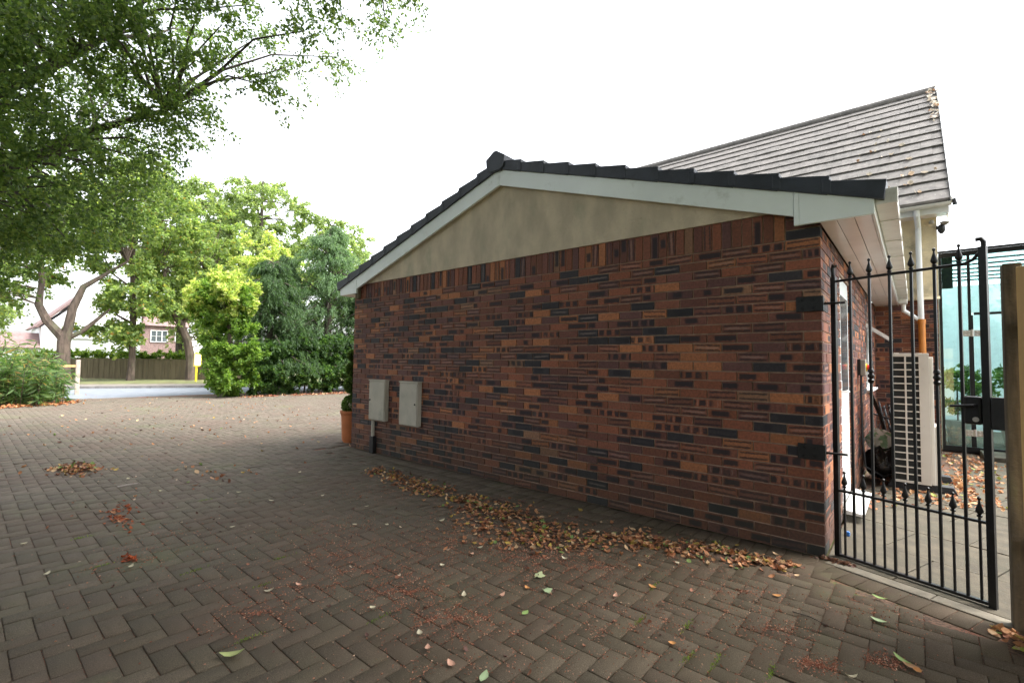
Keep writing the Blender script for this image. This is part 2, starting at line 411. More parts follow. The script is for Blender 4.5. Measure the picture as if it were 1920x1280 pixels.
me = npmesh('pavers', V, F, lc=C); ob('paver_field', me, PAVER, drive, kind='stuff')
print('pavers', len(rects), len(near))

# ---- row of blocks beside the threshold, threshold strip and patio slabs
G0 = Vector((.08, -.075, 0)); GD = Vector((.94, -.342, 0)).normalized()
GM = Matrix.Translation(G0) @ Matrix.Rotation(math.atan2(GD.y, GD.x), 4, 'Z')
for i in range(10):
    me = pav_mesh(w_*1.02, .2, i % 12)
    p_ = GM @ Vector((-.16+i*.105, -.155, 0))
    o = ob('paver', me, None, drive, p_, (0, 0, math.atan2(GD.y, GD.x)))
thr = thing('threshold_strip', 'pale concrete threshold strip under the black iron gate', 'threshold')
for (a, b_) in ((-.06, .50), (.506, 1.25)):
    MB().box(a, b_, -.045, .055, -.04, .004, GM).ob('concrete_slab', THRESH, thr, bevel=.004)
patio = struct('patio', sheet([(0, .05), (6, -1.8), (6, 7.2), (0, 7.2)], -.02), JOINT)
k = 0
IM = GM
for j in range(12):
    y0 = .06+j*.6
    xs = [-.9, .28, .88, 1.48, 2.08, 2.7] if j % 2 == 0 else [-.9, -.02, .58, 1.18, 1.78, 2.7]
    for a, b_ in zip(xs[:-1], xs[1:]):
        # cut against the garage side wall x>=.012
        pts = [IM @ Vector((x, y, 0)) for x, y in ((a+.004, y0+.004), (b_-.004, y0+.004), (b_-.004, y0+.596), (a+.004, y0+.596))]
        # clip polygon by x>.012 and y<6.45
        def clip(P, f):
            out = []
            for q0, q1 in zip(P, P[1:]+P[:1]):
                a0, a1 = f(q0), f(q1)
                if a0 >= 0: out.append(q0)
                if a0*a1 < 0: out.append(q0.lerp(q1, a0/(a0-a1)))
            return out
        pts = clip(clip(pts, lambda q: q.x-.012), lambda q: 6.5-q.y)
        if len(pts) < 3: continue
        z = rng.normal(0, .002); m_ = MB().prism([(q.x, q.y, -.015) for q in pts], (0, 0, .015+z))
        m_.ob('slab', SLAB, patio, bevel=.004)

# ================================================================ BRICKWORK
PALB = [((.38, .15, .068), .13), ((.26, .092, .052), .20), ((.21, .08, .05), .26), ((.17, .068, .052), .22), ((.13, .06, .055), .11), ((.28, .15, .09), .03), ((.04, .036, .042), .09)]
pw = np.array([p for _, p in PALB]); pw /= pw.sum()
def look():
    c = np.array(PALB[rng.choice(len(PALB), p=pw)][0])*rng.uniform(.68, 1.06)
    return tuple(c), (rng.random(), rng.random(), rng.random())
def bbox_geo(x0, x1, y0, y1, z0, z1):
    """box, 24 own verts, per-face uv with u along the longer side"""
    P_ = {}
    fs = [((x0, y0, z0), (x1, y0, z0), (x1, y0, z1), (x0, y0, z1)), ((x1, y1, z0), (x0, y1, z0), (x0, y1, z1), (x1, y1, z1)),
          ((x0, y1, z0), (x0, y0, z0), (x0, y0, z1), (x0, y1, z1)), ((x1, y0, z0), (x1, y1, z0), (x1, y1, z1), (x1, y0, z1)),
          ((x0, y0, z1), (x1, y0, z1), (x1, y1, z1), (x0, y1, z1)), ((x0, y1, z0), (x1, y1, z0), (x1, y0, z0), (x0, y0, z0))]
    V = []; UV = []
    for f in fs:
        a = sum((f[1][i]-f[0][i])**2 for i in range(3)); b_ = sum((f[2][i]-f[1][i])**2 for i in range(3))
        V += f; UV += [(0, 0), (1, 0), (1, 1), (0, 1)] if a >= b_ else [(0, 0), (0, 1), (1, 1), (1, 0)]
    return V, UV
QF = np.arange(24).reshape(6, 4)
def soldier_look():
    c, p_ = look(); return c, (rng.choice([.1, .5, .9, .9]), p_[1], p_[2])
def brick_mesh(lx, ly, lz, lk):
    V, UV = bbox_geo(-lx/2, lx/2, -ly/2, ly/2, -lz/2, lz/2)
    me = npmesh('brick', V, QF, uv=UV, bc=np.tile((*lk[0], 1), (24, 1)), bp=np.tile(lk[1], (24, 1))); me.materials.append(BRICK); return me
bcache = {}
def lz_(k): return k[2] > .15
def brick_obj(r, parent):
    x0, x1, y0, y1, z0, z1 = r
    key = (round(x1-x0, 3), round(y1-y0, 3), round(z1-z0, 3))
    L_ = bcache.setdefault(key, [])
    if len(L_) < 60: L_.append(brick_mesh(*key, soldier_look() if lz_(key) else look())); me = L_[-1]
    else: me = L_[rng.integers(0, 60)]
    return ob('brick', me, None, parent, ((x0+x1)/2, (y0+y1)/2, (z0+z1)/2))
def brick_field(name, R, parent):
    V = []; UV = []; BC = []; BP = []
    for r in R:
        v, u = bbox_geo(*r); V += v; UV += u; c, p_ = soldier_look() if r[5]-r[4] > .15 else look(); BC += [(*c, 1)]*24; BP += [p_]*24
    F = np.arange(len(V)).reshape(-1, 4)
    return ob(name, npmesh(name, V, F, uv=UV, bc=BC, bp=BP), BRICK, parent, kind='stuff')
H = .075; JT = .010
garage = thing('garage', 'low brick garage with cream gable triangle and slate-blue tiled roof', 'garage')
GW = 6.075
gable = []
SOLB = 2.25
def rnd(): return rng.normal(0, .0009)
for k in range(30):
    z0 = k*H+JT/2; z1 = z0+.065
    typeA = (k % 2 == 1)     # top course (k=29) starts with a full stretcher at the right-hand corner
    if typeA:
        for i in range(27):
            x1 = -.225*i-(0 if i == 0 else JT/2); x0 = -.225*(i+1)+(JT/2 if i < 26 else 0)
            gable.append((x0, x1, rnd(), .1025, z0, z1))
    else:
        gable.append((-.1075, 0, rnd(), .215, z0, z1))
        for i in range(26):
            x1 = -.1125-.225*i-JT/2; x0 = x1-.215
            gable.append((x0, x1, rnd(), .1025, z0, z1))
        gable.append((-GW, -.1125-.225*26-JT/2, rnd(), .215, z0, z1))
x = -.225
for j in range(3):
    z0 = SOLB+j*H+JT/2
    gable.append((-.215, 0, rnd(), .1025, z0, z0+.065)); gable.append((-GW, -GW+.215, rnd(), .1025, z0, z0+.065))
while x > -GW+.23:
    gable.append((x-.065, x, rnd(), .1025, SOLB+.005, SOLB+.220)); x -= .0751
cw = Vector((CAM.x, CAM.y, CAM.z))
def rsize(r): c = Vector(((r[0]+r[1])/2, (r[2]+r[3])/2, (r[4]+r[5])/2)); return -(c-cw).length
gable.sort(key=rsize, reverse=True)
for r in gable[:300]: brick_obj(r, garage)
rest = gable[300:]
# side wall (x = 0) with door and window openings
DOOR = (1.10, 1.95, .06, 2.15); WIN = (4.0, 5.15, 1.02, 1.93)
for k in range(31):
    z0 = k*H+JT/2; z1 = z0+.065
    y = .1125 if k % 2 == 1 else .225
    if k == 30: y = .1125
    while y < 6.0:
        a, b_ = y, min(y+.215, 6.0)
        cuts = [(a, b_)]
        for (o0, o1, oz0, oz1) in (DOOR, WIN):
            if z1 > oz0 and z0 < oz1:
                new = []
                for c0, c1 in cuts:
                    if c1 <= o0 or c0 >= o1: new.append((c0, c1))
                    else:
                        if c0 < o0-.02: new.append((c0, o0))
                        if c1 > o1+.02: new.append((o1, c1))
                cuts = new
        for c0, c1 in cuts: rest.append((-.1025, rnd(), c0, c1, z0, z1))
        y += .225
# left-hand side wall (x = -6.075), only glimpsed
for k in range(31):
    z0 = k*H+JT/2; y = .1125 if k % 2 == 1 else .225
    while y < 1.5: rest.append((-GW, -GW+.1025, y, y+.215, z0, z0+.065)); y += .225
brick_field('brickwork', rest, garage)
mb = MB(); e = .006
mb.box(-GW+e, -e, e+.001, .098, 0, 2.47)
for y0, y1, z0, z1 in ((.098, DOOR[0]-.003, 0, 2.33), (DOOR[0]-.003, DOOR[1]+.003, DOOR[3]+.003, 2.33), (DOOR[1]+.003, WIN[0]-.003, 0, 2.33), (WIN[0]-.003, WIN[1]+.003, 0, WIN[2]-.003), (WIN[0]-.003, WIN[1]+.003, WIN[3]+.003, 2.33), (WIN[1]+.003, 6.0, 0, 2.33)):
    mb.box(-.1, -e, y0, y1, z0, z1)
mb.box(-GW+e, -GW+.1, .098, 6, 0, 2.33)
mb.ob('mortar', MORTAR, garage)
box(-GW+.1, -.1, 5.9, 6, 0, 2.9).ob('back_wall', MORTAR, garage)
# gable triangle
SL = 1.064/3.374   # roof slope
def zr(x): return 3.504-abs(x+3.0375-.0)*SL*1.0     # top of bargeboard
XA = -3.0375
tri = [(-5.93, -.012, 2.472), (-.2, -.012, 2.472), (-.2, -.012, zr(-.2)-.05), (XA, -.012, zr(XA)-.05), (-5.93, -.012, zr(-5.93)-.05)]
MB().prism(tri, (0, .1, 0)).ob('render_panel', RENDER, garage)
# bargeboards
def barge(x0, x1, name='bargeboard', y0=-.075, y1=-.052, low=.19):
    pr = [(x0, y0, zr(x0)), (x1, y0, zr(x1)), (x1, y0, zr(x1)-low), (x0, y0, zr(x0)-low)]
    return MB().prism(pr, (0, y1-y0, 0)).ob(name, PVC, garage, bevel=.002)
barge(XA+.0015, -.153); barge(-5.92, XA-.0015)
box(-.15, -.118, -.079, -.05, 2.335, zr(-.135)-.002).ob('joint_cover', PVC, garage, bevel=.002)
for sgn in (1, -1):
    xa, xb = (-.1165, .312) if sgn > 0 else (-6.387, -5.925)
    pr = [(xa, -.077, zr(xa)), (xb, -.077, zr(xb)), (xb, -.077, 2.335), (xa, -.077, 2.335)]
    MB().prism(pr, (0, .026, 0)).ob('eaves_box_end', PVC, garage, bevel=.002)
# render reveal / return behind the board so it has depth
MB().prism([(-5.93, -.05, zr(-5.93)-.17), (XA, -.05, zr(XA)-.17), (-.2, -.05, zr(-.2)-.17), (-.2, -.05, zr(-.2)-.15), (XA, -.05, zr(XA)-.15), (-5.93, -.05, zr(-5.93)-.15)], (0, .037, 0)).ob('soffit_strip', SOFFIT, garage)
box(-5.98, -5.9, -.052, -.008, 2.26, 2.45).ob('eaves_block', WOODGREY, garage, bevel=.003)
# eaves soffit boards
for (xa, xb, ya, yb) in ((.004, .1, -.05, 5.2), (.103, .2, -.05, 5.2), (.203, .296, -.05, 5.2), (.004, .296, 5.205, 5.99)):
    box(xa, xb, ya, yb, 2.338, 2.348).ob('soffit_board', SOFFIT, garage, bevel=.003)
box(-6.37, -6.08, -.05, 6, 2.338, 2.348).ob('soffit_board', SOFFIT, garage, bevel=.003)
box(.298, .314, -.049, 5.99, 2.332, 2.47).ob('fascia', PVCW, garage, bevel=.002)
box(-6.39, -6.372, -.049, 5.99, 2.332, 2.47).ob('fascia', PVCW, garage, bevel=.002)
box(-.05, -.02, 0, 0, 0, 0)
# roof deck and verge tiles
dk = MB()
for s_ in (1, -1):
    xe = XA+s_*3.39
    dk.prism([(XA, -.03, zr(XA)+.035), (xe, -.03, zr(XA)+.035-3.39*SL), (xe, -.03, zr(XA)+.005-3.39*SL), (XA, -.03, zr(XA)+.005)], (0, 6.0, 0))
dk.ob('roof_deck', DARK, garage)
GA = (3.39)/11
for s_ in (1, -1):
    ang = math.atan(SL)
    for i in range(11):
        # tile i: lower edge at horizontal distance d1 from the apex, upper edge tucked beneath the one above
        d1 = GA*(i+1)+.012; d0 = GA*i-.02
        zb = lambda d: 3.504-d*SL-.012
        lo, hi = .126, .090
        prof = [(XA+s_*d0, -.10, zb(d0)), (XA+s_*d1, -.10, zb(d1)-.004), (XA+s_*(d1+.016), -.10, zb(d1)+lo), (XA+s_*d0, -.10, zb(d0)+hi)]
        t = MB().prism(prof, (0, .42, 0)); t.prism([(XA+s_*(d0), -.104, zb(d0)+.006), (XA+s_*(d0+.055), -.104, zb(d0+.055)+.006), (XA+s_*(d0+.055), -.104, zb(d0+.055)+hi+.012), (XA+s_*d0, -.104, zb(d0)+hi+.012)], (0, .2, 0))
        t.ob('verge_tile', CLAY, garage, bevel=.005)
    # field tiles behind the verge
    for i in range(11):
        d1 = GA*(i+1)+.012; d0 = GA*i-.02; zb = lambda d: 3.504-d*SL-.012
        prof = [(XA+s_*d0, .33, zb(d0)+.05), (XA+s_*d1, .33, zb(d1)+.05), (XA+s_*(d1+.01), .33, zb(d1)+.12), (XA+s_*d0, .33, zb(d0)+.085)]
        MB().prism(prof, (0, 5.6, 0)).ob('tile_course', CLAY, garage)
for y0 in np.arange(-.12, 5.9, .42):
    rr = [(-.125, 3.50), (-.14, 3.625), (-.02, 3.70), (.02, 3.70), (.14, 3.625), (.125, 3.50), (.07, 3.47), (-.07, 3.47)]
    MB().prism([(XA-.03+a, y0, z) for a, z in rr], (0, .41, 0)).ob('ridge_tile', CLAY, garage, bevel=.006)
# box gutter on the right-hand eave
def ugut(x0, x1, y0, y1, z0, z1, t=.004):
    m_ = MB(); m_.box(x0, x0+t, y0, y1, z0, z1); m_.box(x1-t, x1, y0, y1, z0, z1); m_.box(x0+t, x1-t, y0, y1, z0, z0+t); return m_
gz0, gz1 = 2.40, 2.485
ugut(.318, .43, -.02, 5.85, gz0, gz1).ob('gutter', GUTTER, garage)
box(.316, .434, -.055, -.02, gz0-.004, gz1+.012).ob('gutter_stop_end', GUTTER, garage, bevel=.006)
for y in (.42, 1.15, 1.9, 2.7, 3.5, 4.3, 5.1): 
    o = ugut(.3145, .4345, y, y+.05, gz0-.006, gz1+.006, .006).ob('gutter_bracket', GUTTER, garage)
box(.32, .425, 5.6, 5.86, gz0-.07, gz0).ob('gutter_outlet', GUTTER, garage, bevel=.006)
MB().tube([(.375, 5.78, gz0-.02), (.375, 5.80, gz0-.17), (.545, 5.93, gz0-.30), (.585, 5.93, gz0-.34)], .032, 8).ob('swan_neck_pipe', PVCW, garage, smooth=True)
# side door
dr = MB(); y0, y1, z0, z1 = DOOR
fr = MB(); fr.box(-.075, -.02, y0, y0+.06, z0, z1); fr.box(-.075, -.02, y1-.06, y1, z0, z1); fr.box(-.075, -.02, y0+.06, y1-.06, z1-.06, z1); fr.box(-.075, -.02, y0+.06, y1-.06, z0, z0+.05)
door = fr.ob('door', PVCW, garage, bevel=.004)
box(-.062, -.014, y0+.062, y1-.062, z0+.052, z1-.062).ob('door_leaf', PVCW, door, bevel=.003)
pn = MB(); pn.box(-.016, -.008, y0+.17, y1-.17, z0+.2, .95); pn.ob('lower_panel', PVCW, door, bevel=.003)
box(-.016, -.009, y0+.17, y1-.17, 1.1, z1-.17).ob('glass_pane', DGLASS, door)
MB().box(-.014, -.004, y0+.08, y0+.11, .95, 1.2).tube([(-.006, y0+.095, 1.1), (.035, y0+.095, 1.1), (.04, y0+.2, 1.1)], .008, 6).ob('door_handle', PVCW, door)
MB().prism([(.0, y0-.04, .10), (.15, y0-.04, .075), (.15, y0-.04, .055), (.0, y0-.04, .06)], (0, .93, 0)).ob('door_sill', PVCW, door, bevel=.003)
# window with an open top-hung sash
y0, y1, z0, z1 = WIN
fr = MB(); fr.box(-.07, -.012, y0, y0+.05, z0, z1); fr.box(-.07, -.012, y1-.05, y1, z0, z1); fr.box(-.07, -.012, y0+.05, y1-.05, z1-.05, z1); fr.box(-.07, -.012, y0+.05, y1-.05, z0, z0+.05); fr.box(-.07, -.012, (y0+y1)/2-.02, (y0+y1)/2+.02, z0+.05, z1-.05)
wn = fr.ob('window', PVCW, garage, bevel=.003)
box(-.045, -.04, y0+.05, y1-.05, z0+.05, z1-.05).ob('pane', DGLASS, wn)
Ms = Matrix.Translation((-.01, y0, z1-.03)) @ Matrix.Rotation(math.radians(-52), 4, 'Y')
sh = MB(); sh.box(-.02, .02, .02, .06, -.34, 0, Ms); sh.box(-.02, .02, .5, .54, -.34, 0, Ms); sh.box(-.02, .02, .06, .5, -.04, 0, Ms); sh.box(-.02, .02, .06, .5, -.34, -.30, Ms)
so_ = sh.ob('open_sash', PVCW, wn); box(-.003, .003, .06, .5, -.30, -.04, Ms).ob('sash_glass', DGLASS, wn)
box(-.01, .06, y0-.03, y1+.03, z0-.025, z0).ob('window_sill', PVCW, wn, bevel=.003)

# ================================================================ HOUSE behind
house = thing('house', 'taller cream rendered house with grey tiled roof behind the garage', 'house', (0, 6, 0))
HY = 6.01
hb = []
for k in range(32):
    z0 = k*H+JT/2; x = .79 if k % 2 else .79
    first = .215 if k % 2 else .1025
    x1 = .79; x0 = x1-first
    while x1 > -.1:
        hb.append((max(x0, -.1), x1, rnd(), .1, z0, z0+.065)); x1 = x0-JT; x0 = x1-.215
for r in hb: brick_obj(r, house)
box(-.1, .784, .007, .1, 0, 2.41).ob('mortar', MORTAR, house)
MB().prism([(-9, -.02, 2.46), (.80, -.02, 2.46), (.83, -.045, 2.41), (-.1, -.045, 2.41), (-9, -.02, 2.41)], (0, .1, 0))
box(-9, .80, -.022, .1, 2.43, 3.74).ob('render_wall', RENDER2, house)
MB().prism([(.0, -.05, 2.405), (.0, -.022, 2.45), (.0, -.0, 2.45), (.0, -.0, 2.405)], (.815, 0, 0)).ob('bell_cast_bead', RENDER2, house)
box(.74, .796, .1, 5.6, 0, 3.74).ob('east_wall', RENDER2, house)
box(-9, -6.2, .1, .2, 0, 3.7)
# eaves box, gutter
box(-6, .92, -.27, -.022, 3.70, 3.71).ob('soffit_board', SOFFIT, house)
box(-6, .92, -.285, -.272, 3.70, 3.85).ob('fascia', PVCW, house, bevel=.003)
box(.92, .935, -.285, .2, 3.69, 3.9).ob('eaves_end', PVCW, house, bevel=.003)
hg = MB().prism([(-6, -.29-.055*(1-math.cos(a)), 3.83-.055*math.sin(a)) for a in np.linspace(0, PI, 9)], (6.96, 0, 0)); hg.ob('gutter', GUTTER, house, smooth=True)
# downpipe
dp = MB(); dp.tube([(.56, -.32, 3.79), (.56, -.32, 3.70), (.575, -.075, 3.56), (.575, -.075, 3.2), (.585, -.075, 2.09)], .040, 10); dp.ob('downpipe', PVCW, house, smooth=True)
for z in (3.5, 3.22): MB().tube([(.575, -.075, z), (.575, -.075, z-.06)], .041, 10).ob('pipe_collar', PVCW, house)
MB().tube([(.59, -.075, 2.09), (.59, -.075, 2.02)], .052, 12).tube([(.59, -.075, 2.03), (.60, -.075, .0)], .045, 12).ob('drain_pipe', ORANGE, house, smooth=True)
# roof
TH = math.radians(42); GAU = .345; EY, EZ = -.31, 3.855
def rpt(s, up=0): return (EY+s*math.cos(TH)-up*math.sin(TH), EZ+s*math.sin(TH)+up*math.cos(TH))
y_a, z_a = rpt(0, -.03); y_b, z_b = rpt(15.2*GAU, -.03)
MB().prism([(-9, y_a, z_a), (-9, y_b, z_b), (-9, y_b+.02, z_b-.05), (-9, y_a+.03, z_a-.02)], (9.93, 0, 0)).ob('roof_deck', DARK, house)
tiles = []
TW = .30
tm = MB().box(-TW/2+.001, TW/2-.001, 0, .42, -.008, .040).mesh('roof_tile'); tm.materials.append(ROOFTILE)
for c in range(15):
    for i in range(34):
        xc = .95-TW/2-(TW/2 if c % 2 else 0)-i*TW
        tiles.append((c, xc, TW))
tiles.sort(key=lambda t: (Vector((t[1], 6.0+rpt(t[0]*GAU)[0], rpt(t[0]*GAU)[1]))-cw).length)
tb = MB()
for n, (c, xc, wd) in enumerate(tiles):
    s = c*GAU; yy, zz = rpt(s, .0); tilt = TH-.085
    if n < 300: ob('roof_tile', tm, None, house, (xc, yy+rng.normal(0, .003), zz+.018+rng.normal(0, .0015)), (tilt+rng.normal(0, .004), 0, rng.normal(0, .003)))
    else:
        M_ = Matrix.Translation((xc, yy, zz+.018)) @ Matrix.Rotation(tilt, 4, 'X'); tb.box(-TW/2+.001, TW/2-.001, 0, .42, 0, .032, M_)
for c in range(1, 15, 2):      # half tiles at the verge
    yy, zz = rpt(c*GAU); M_ = Matrix.Translation((.95-TW/4, yy, zz+.018)) @ Matrix.Rotation(TH-.085, 4, 'X'); tb.box(-TW/4+.001, TW/4-.001, 0, .42, 0, .032, M_)
tb.ob('roof_tiling', ROOFTILE, house, kind='stuff')
for c in range(0, 15):
    yy, zz = rpt(c*GAU-.03); M_ = Matrix.Translation((.953, yy, zz)) @ Matrix.Rotation(TH, 4, 'X')
    MB().box(0, .02, 0, .33, -.03, .075, M_).ob('verge_cap', PVCW, house, bevel=.004)
yr, zr_ = rpt(15.05*GAU, .05)
for i in range(24): MB().tube([(.93-i*.45, yr, zr_-.06), (.93-i*.45-.452, yr, zr_-.06)], .11, 10).ob('ridge_tile', ROOFTILE, house, smooth=True)
MB().prism([(-9, yr+.1, zr_-.1), (-9, yr+4.2, 3.8), (-9, yr+.1, 3.8)], (9.9, 0, 0)).ob('rear_roof', ROOFTILE, house)
MB().tube([(.93, -.31, 3.84), (.99, -.33, 3.86), (1.0, -.33, 3.78)], .03, 8).ob('gutter_end_clip', IRON, house)
# ================================================================ THINGS ON AND AROUND THE GARAGE
def meter(x0, x1, z0, z1, keyright, label):
    t = thing('meter_box', label, 'meter box', ((x0+x1)/2, 0, z0), 0, 'meter boxes on the gable wall'); hw = (x1-x0)/2; h = z1-z0
    box(-hw, hw, -.068, -.002, 0, h-.012).ob('case', METER, t, bevel=.006)
    box(-hw-.006, hw+.006, -.08, -.002, h-.012, h+.006).ob('lid_ledge', METER, t, bevel=.004)
    box(-hw+.012, hw-.012, -.077, -.069, .014, h-.022).ob('door', METER, t, bevel=.004)
    kx = hw-.045 if keyright else -hw+.04
    MB().tube([(kx, -.077, h*.5), (kx, -.085, h*.5)], .012, 10).ob('lock', IRONDULL, t)
    return t
meter(-5.52, -5.13, .475, 1.045, False, 'left-hand grey meter box near the corner, with the pipe running down from it')
meter(-4.80, -4.41, .47, 1.045, True, 'right-hand grey meter box, without a pipe below it')
cdt = MB().tube([(-5.46, -.03, -.02), (-5.46, -.03, .47)], .024, 10).ob('conduit', METER, smooth=True)
tag(cdt, 'grey pipe running from the left meter box down to the paving', 'pipe')
box(-5.50, -5.41, -.06, .0, -.01, .24).ob('conduit_cover', IRONDULL, cdt, bevel=.004)

for z, lab in ((1.77, 'upper black hinge plate bolted across the corner bricks'), (.72, 'lower black hinge plate bolted across the corner bricks')):
    t = thing('hinge_bracket', lab, 'hinge', (0, 0, z), 0, 'gate hinge brackets on the brick corner')
    box(-.155, .004, -.012, -.002, -.055, .055).ob('wall_plate', IRONDULL, t, bevel=.003)
    box(.004, .012, -.012, .05, -.055, .055).ob('return_plate', IRONDULL, t, bevel=.002)
    for bx in (-.12, -.05):
        for bz in (-.03, .03): MB().tube([(bx, -.012, bz), (bx, -.02, bz)], .010, 8).ob('bolt', IRON, t)
    MB().tube([(.0, .02, 0), (.10, .035, 0), (.135, .03, 0)], .008, 8).ob('hinge_pin', IRON, t)

# ---- iron gate
gate = thing('iron_gate', 'black wrought iron garden gate with spear finials between the brick corner and the fence', 'gate', (.05, .09, 0), math.atan2(-.28, .77))
GH = 1.93; GWD = .819
def bar(s, z0, z1, r, name='bar'): return box(s-r, s+r, -r, r, z0, z1).ob(name, IRON, gate, bevel=.0015)
box(.0, .032, -.015, .015, .01, GH+.03).ob('hinge_stile', IRON, gate, bevel=.002)
MB().tube([(.016, 0, GH+.03), (.010, 0, GH+.09), (.016, -.004, GH+.115), (.034, -.01, GH+.105)], .012, 8).ob('stile_hook', IRON, gate, smooth=True)
box(GWD-.034, GWD, -.017, .017, .0, GH+.09).ob('latch_stile', IRON, gate, bevel=.002)
MB().tube([(GWD-.012, 0, GH+.08), (GWD-.012, 0, GH+.115), (GWD-.022, -.002, GH+.135), (GWD-.045, -.006, GH+.135)], .013, 8).ob('stile_hook', IRON, gate, smooth=True)
MB().tube([(.03, 0, GH), (GWD-.1, 0, GH+.004), (GWD-.06, 0, GH+.022), (GWD-.03, 0, GH+.06)], .0095, 8).ob('top_rail', IRON, gate, smooth=True)
box(.03, GWD-.03, -.012, .012, .455, .470).ob('middle_rail', IRON, gate, bevel=.002)
box(.03, GWD-.03, -.014, .014, .012, .03).ob('bottom_rail', IRON, gate, bevel=.002)
def finial(s, z, k=1.0):
    pr = [(.0075, 0), (.013, .004), (.013, .012), (.007, .016), (.017*k, .030), (.019*k, .038), (.006, .085), (.0045, .10), (.009, .106), (.009, .115), (.002, .122)]
    return pr
fin_me = MB().lathe([(r, z*.95) for r, z in finial(0, 0)], n=10).mesh('finial', True); fin_me.materials.append(IRON)
SP = GWD/14.2
for i in range(1, 14):
    s = i*SP+.006
    if i % 2 == 0:
        b_ = bar(s, .03, GH+.012, .0075)
        ob('finial', fin_me, None, b_, (s, 0, GH+.012))
        if i in (4, 10):
            for z in (1.30, 1.262): pass
            MB().lathe([(.008, 1.215), (.017, 1.225), (.019, 1.238), (.010, 1.248), (.020, 1.262), (.020, 1.270), (.010, 1.284), (.019, 1.294), (.017, 1.306), (.008, 1.316)], (s, 0, 0), 12).ob('collar', IRON, b_, smooth=True)
    else:
        b_ = bar(s, .03, .485, .006)
        ob('finial', fin_me, None, b_, (s, 0, .485))
# latch lock
lk = MB(); lk.box(GWD-.115, GWD-.036, -.022, .022, 1.005, 1.165); lb = lk.ob('lock_case', IRON, gate, bevel=.012)
MB().tube([(GWD-.06, -.022, 1.035), (GWD-.06, -.028, 1.035)], .014, 12).ob('key_cylinder', STEEL, lb)
MB().tube([(GWD-.06, -.02, 1.115), (GWD-.06, -.06, 1.115), (GWD-.16, -.062, 1.105)], .0075, 8).ob('lever_handle', IRON, lb, smooth=True)
box(GWD+.002, GWD+.095, -.02, .02, .985, 1.165).ob('keep_box', IRONDULL, gate, bevel=.004)

# ---- fence at the right-hand edge of the frame
fence = thing('wooden_fence', 'wooden fence with a mossy old post and fresh boards at the right edge', 'fence', (.865, -.42, 0))
box(-.01, .062, .0, .09, -.05, 1.875).ob('post', WOODOLD, fence, bevel=.006)
bM = Matrix.Rotation(math.radians(-30), 4, 'Z')
for i in range(6):
    M_ = Matrix.Translation((.045, -.065, 0)) @ Matrix.Rotation(math.radians(-50), 4, 'Z')
    x0 = .0+i*.103
    h = 1.83+.035*math.sin(min(i+.6, 4)*.5)
    bd = MB(); bd.box(x0, x0+.10, -.022+.002*(i % 2), -.004, .03, h, M_); bd.ob('fence_board', WOODNEW, fence, bevel=.004)
M_ = Matrix.Translation((.045, -.04, 0)) @ Matrix.Rotation(math.radians(-42), 4, 'Z')
for z in (.4, 1.5): MB().box(.0, .62, .0, .04, z, z+.07, M_).ob('fence_rail', WOODOLD, fence)

# ---- air conditioner
ac = thing('air_conditioner', 'cream outdoor air conditioner unit with slotted grille standing on rubber feet', 'air conditioner', (.295, 2.78, .08))
W_, D_, H_ = .315, .85, 1.40
box(.012, W_-.01, .02, D_, .01, H_-.01).ob('core', DARK, ac)
cs = MB(); cs.box(0, W_, 0, D_, H_-.012, H_); cs.box(W_-.008, W_, .001, D_, 0, H_-.012); cs.box(0, .008, .001, D_, 0, H_-.012); cs.box(0, W_, .0, D_, -.0, .012)
cs.ob('casing', ACW, ac, bevel=.004)
g = MB(); xs = (.0, .012, .118, .130, .230, .242); n = 18; zz0, zz1 = .03, H_-.03
g.box(.0, .012, -.006, .002, .0, H_); g.box(.112, .128, -.0055, .0025, .03, H_-.03); g.box(.232, W_, -.006, .002, 0, H_)
pitch_ = (H_-.05)/18
for i in range(19):
    z = .02+i*pitch_; g.box(.012, .232, -.005, .003, z-.0065 if i else 0, z+.0065 if i < 18 else H_)
g.ob('grille', ACW, ac, bevel=.0025)
cf = MB()
for i in range(60): cf.box(.02, .232, .012, .0135, .02+i*.0226, .022+i*.0226)
cf.ob('coil_fins', DARK, ac)
box(W_+.001, W_+.035, .03, D_-.02, .0, H_-.04).ob('front_panel', ACW, ac, bevel=.006)
box(W_+.036, W_+.058, .05, .45, .0, .62).ob('service_cover', ACW, ac, bevel=.004)
for z in (H_-.03, H_-.17, .62, .24): MB().tube([(.268, -.006, z), (.268, -.011, z)], .006, 8).ob('screw', STEEL, ac)
box(.02, .06, .3, .38, H_, H_+.012).ob('pipe_cap', ACW, ac)
for y in (.06, .72):
    MB().prism([(-.06, y, -.08), (.52, y, -.08), (.49, y, -.005), (-.03, y, -.005)], (0, .13, 0)).ob('rubber_foot', RUBBER, ac, bevel=.008)

# ---- isolator switch with cable
iso = thing('isolator_switch', 'grey switch box with a red and yellow rotary knob on the side wall', 'switch', (0, 2.72, 1.32))
box(.002, .075, -.07, .07, -.09, .09).ob('case', GREYP, iso, bevel=.008)
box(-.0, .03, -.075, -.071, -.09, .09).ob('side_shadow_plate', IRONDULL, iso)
MB().tube([(.075, 0, .0), (.085, 0, .0)], .045, 14).ob('yellow_plate', YEL, iso); MB().tube([(.0851, 0, 0), (.118, 0, 0)], .03, 12).ob('red_knob', RED, iso)
cb = MB().tube([(.03, 2.70, 1.23), (.028, 2.70, .9), (.03, 2.72, .5), (.05, 2.76, .2), (.2, 2.9, .09), (.30, 3.0, .12)], .011, 6).ob('power_cable', RUBBER, smooth=True)
tag(cb, 'black cable hanging down the brick side wall below the switch box', 'cable')
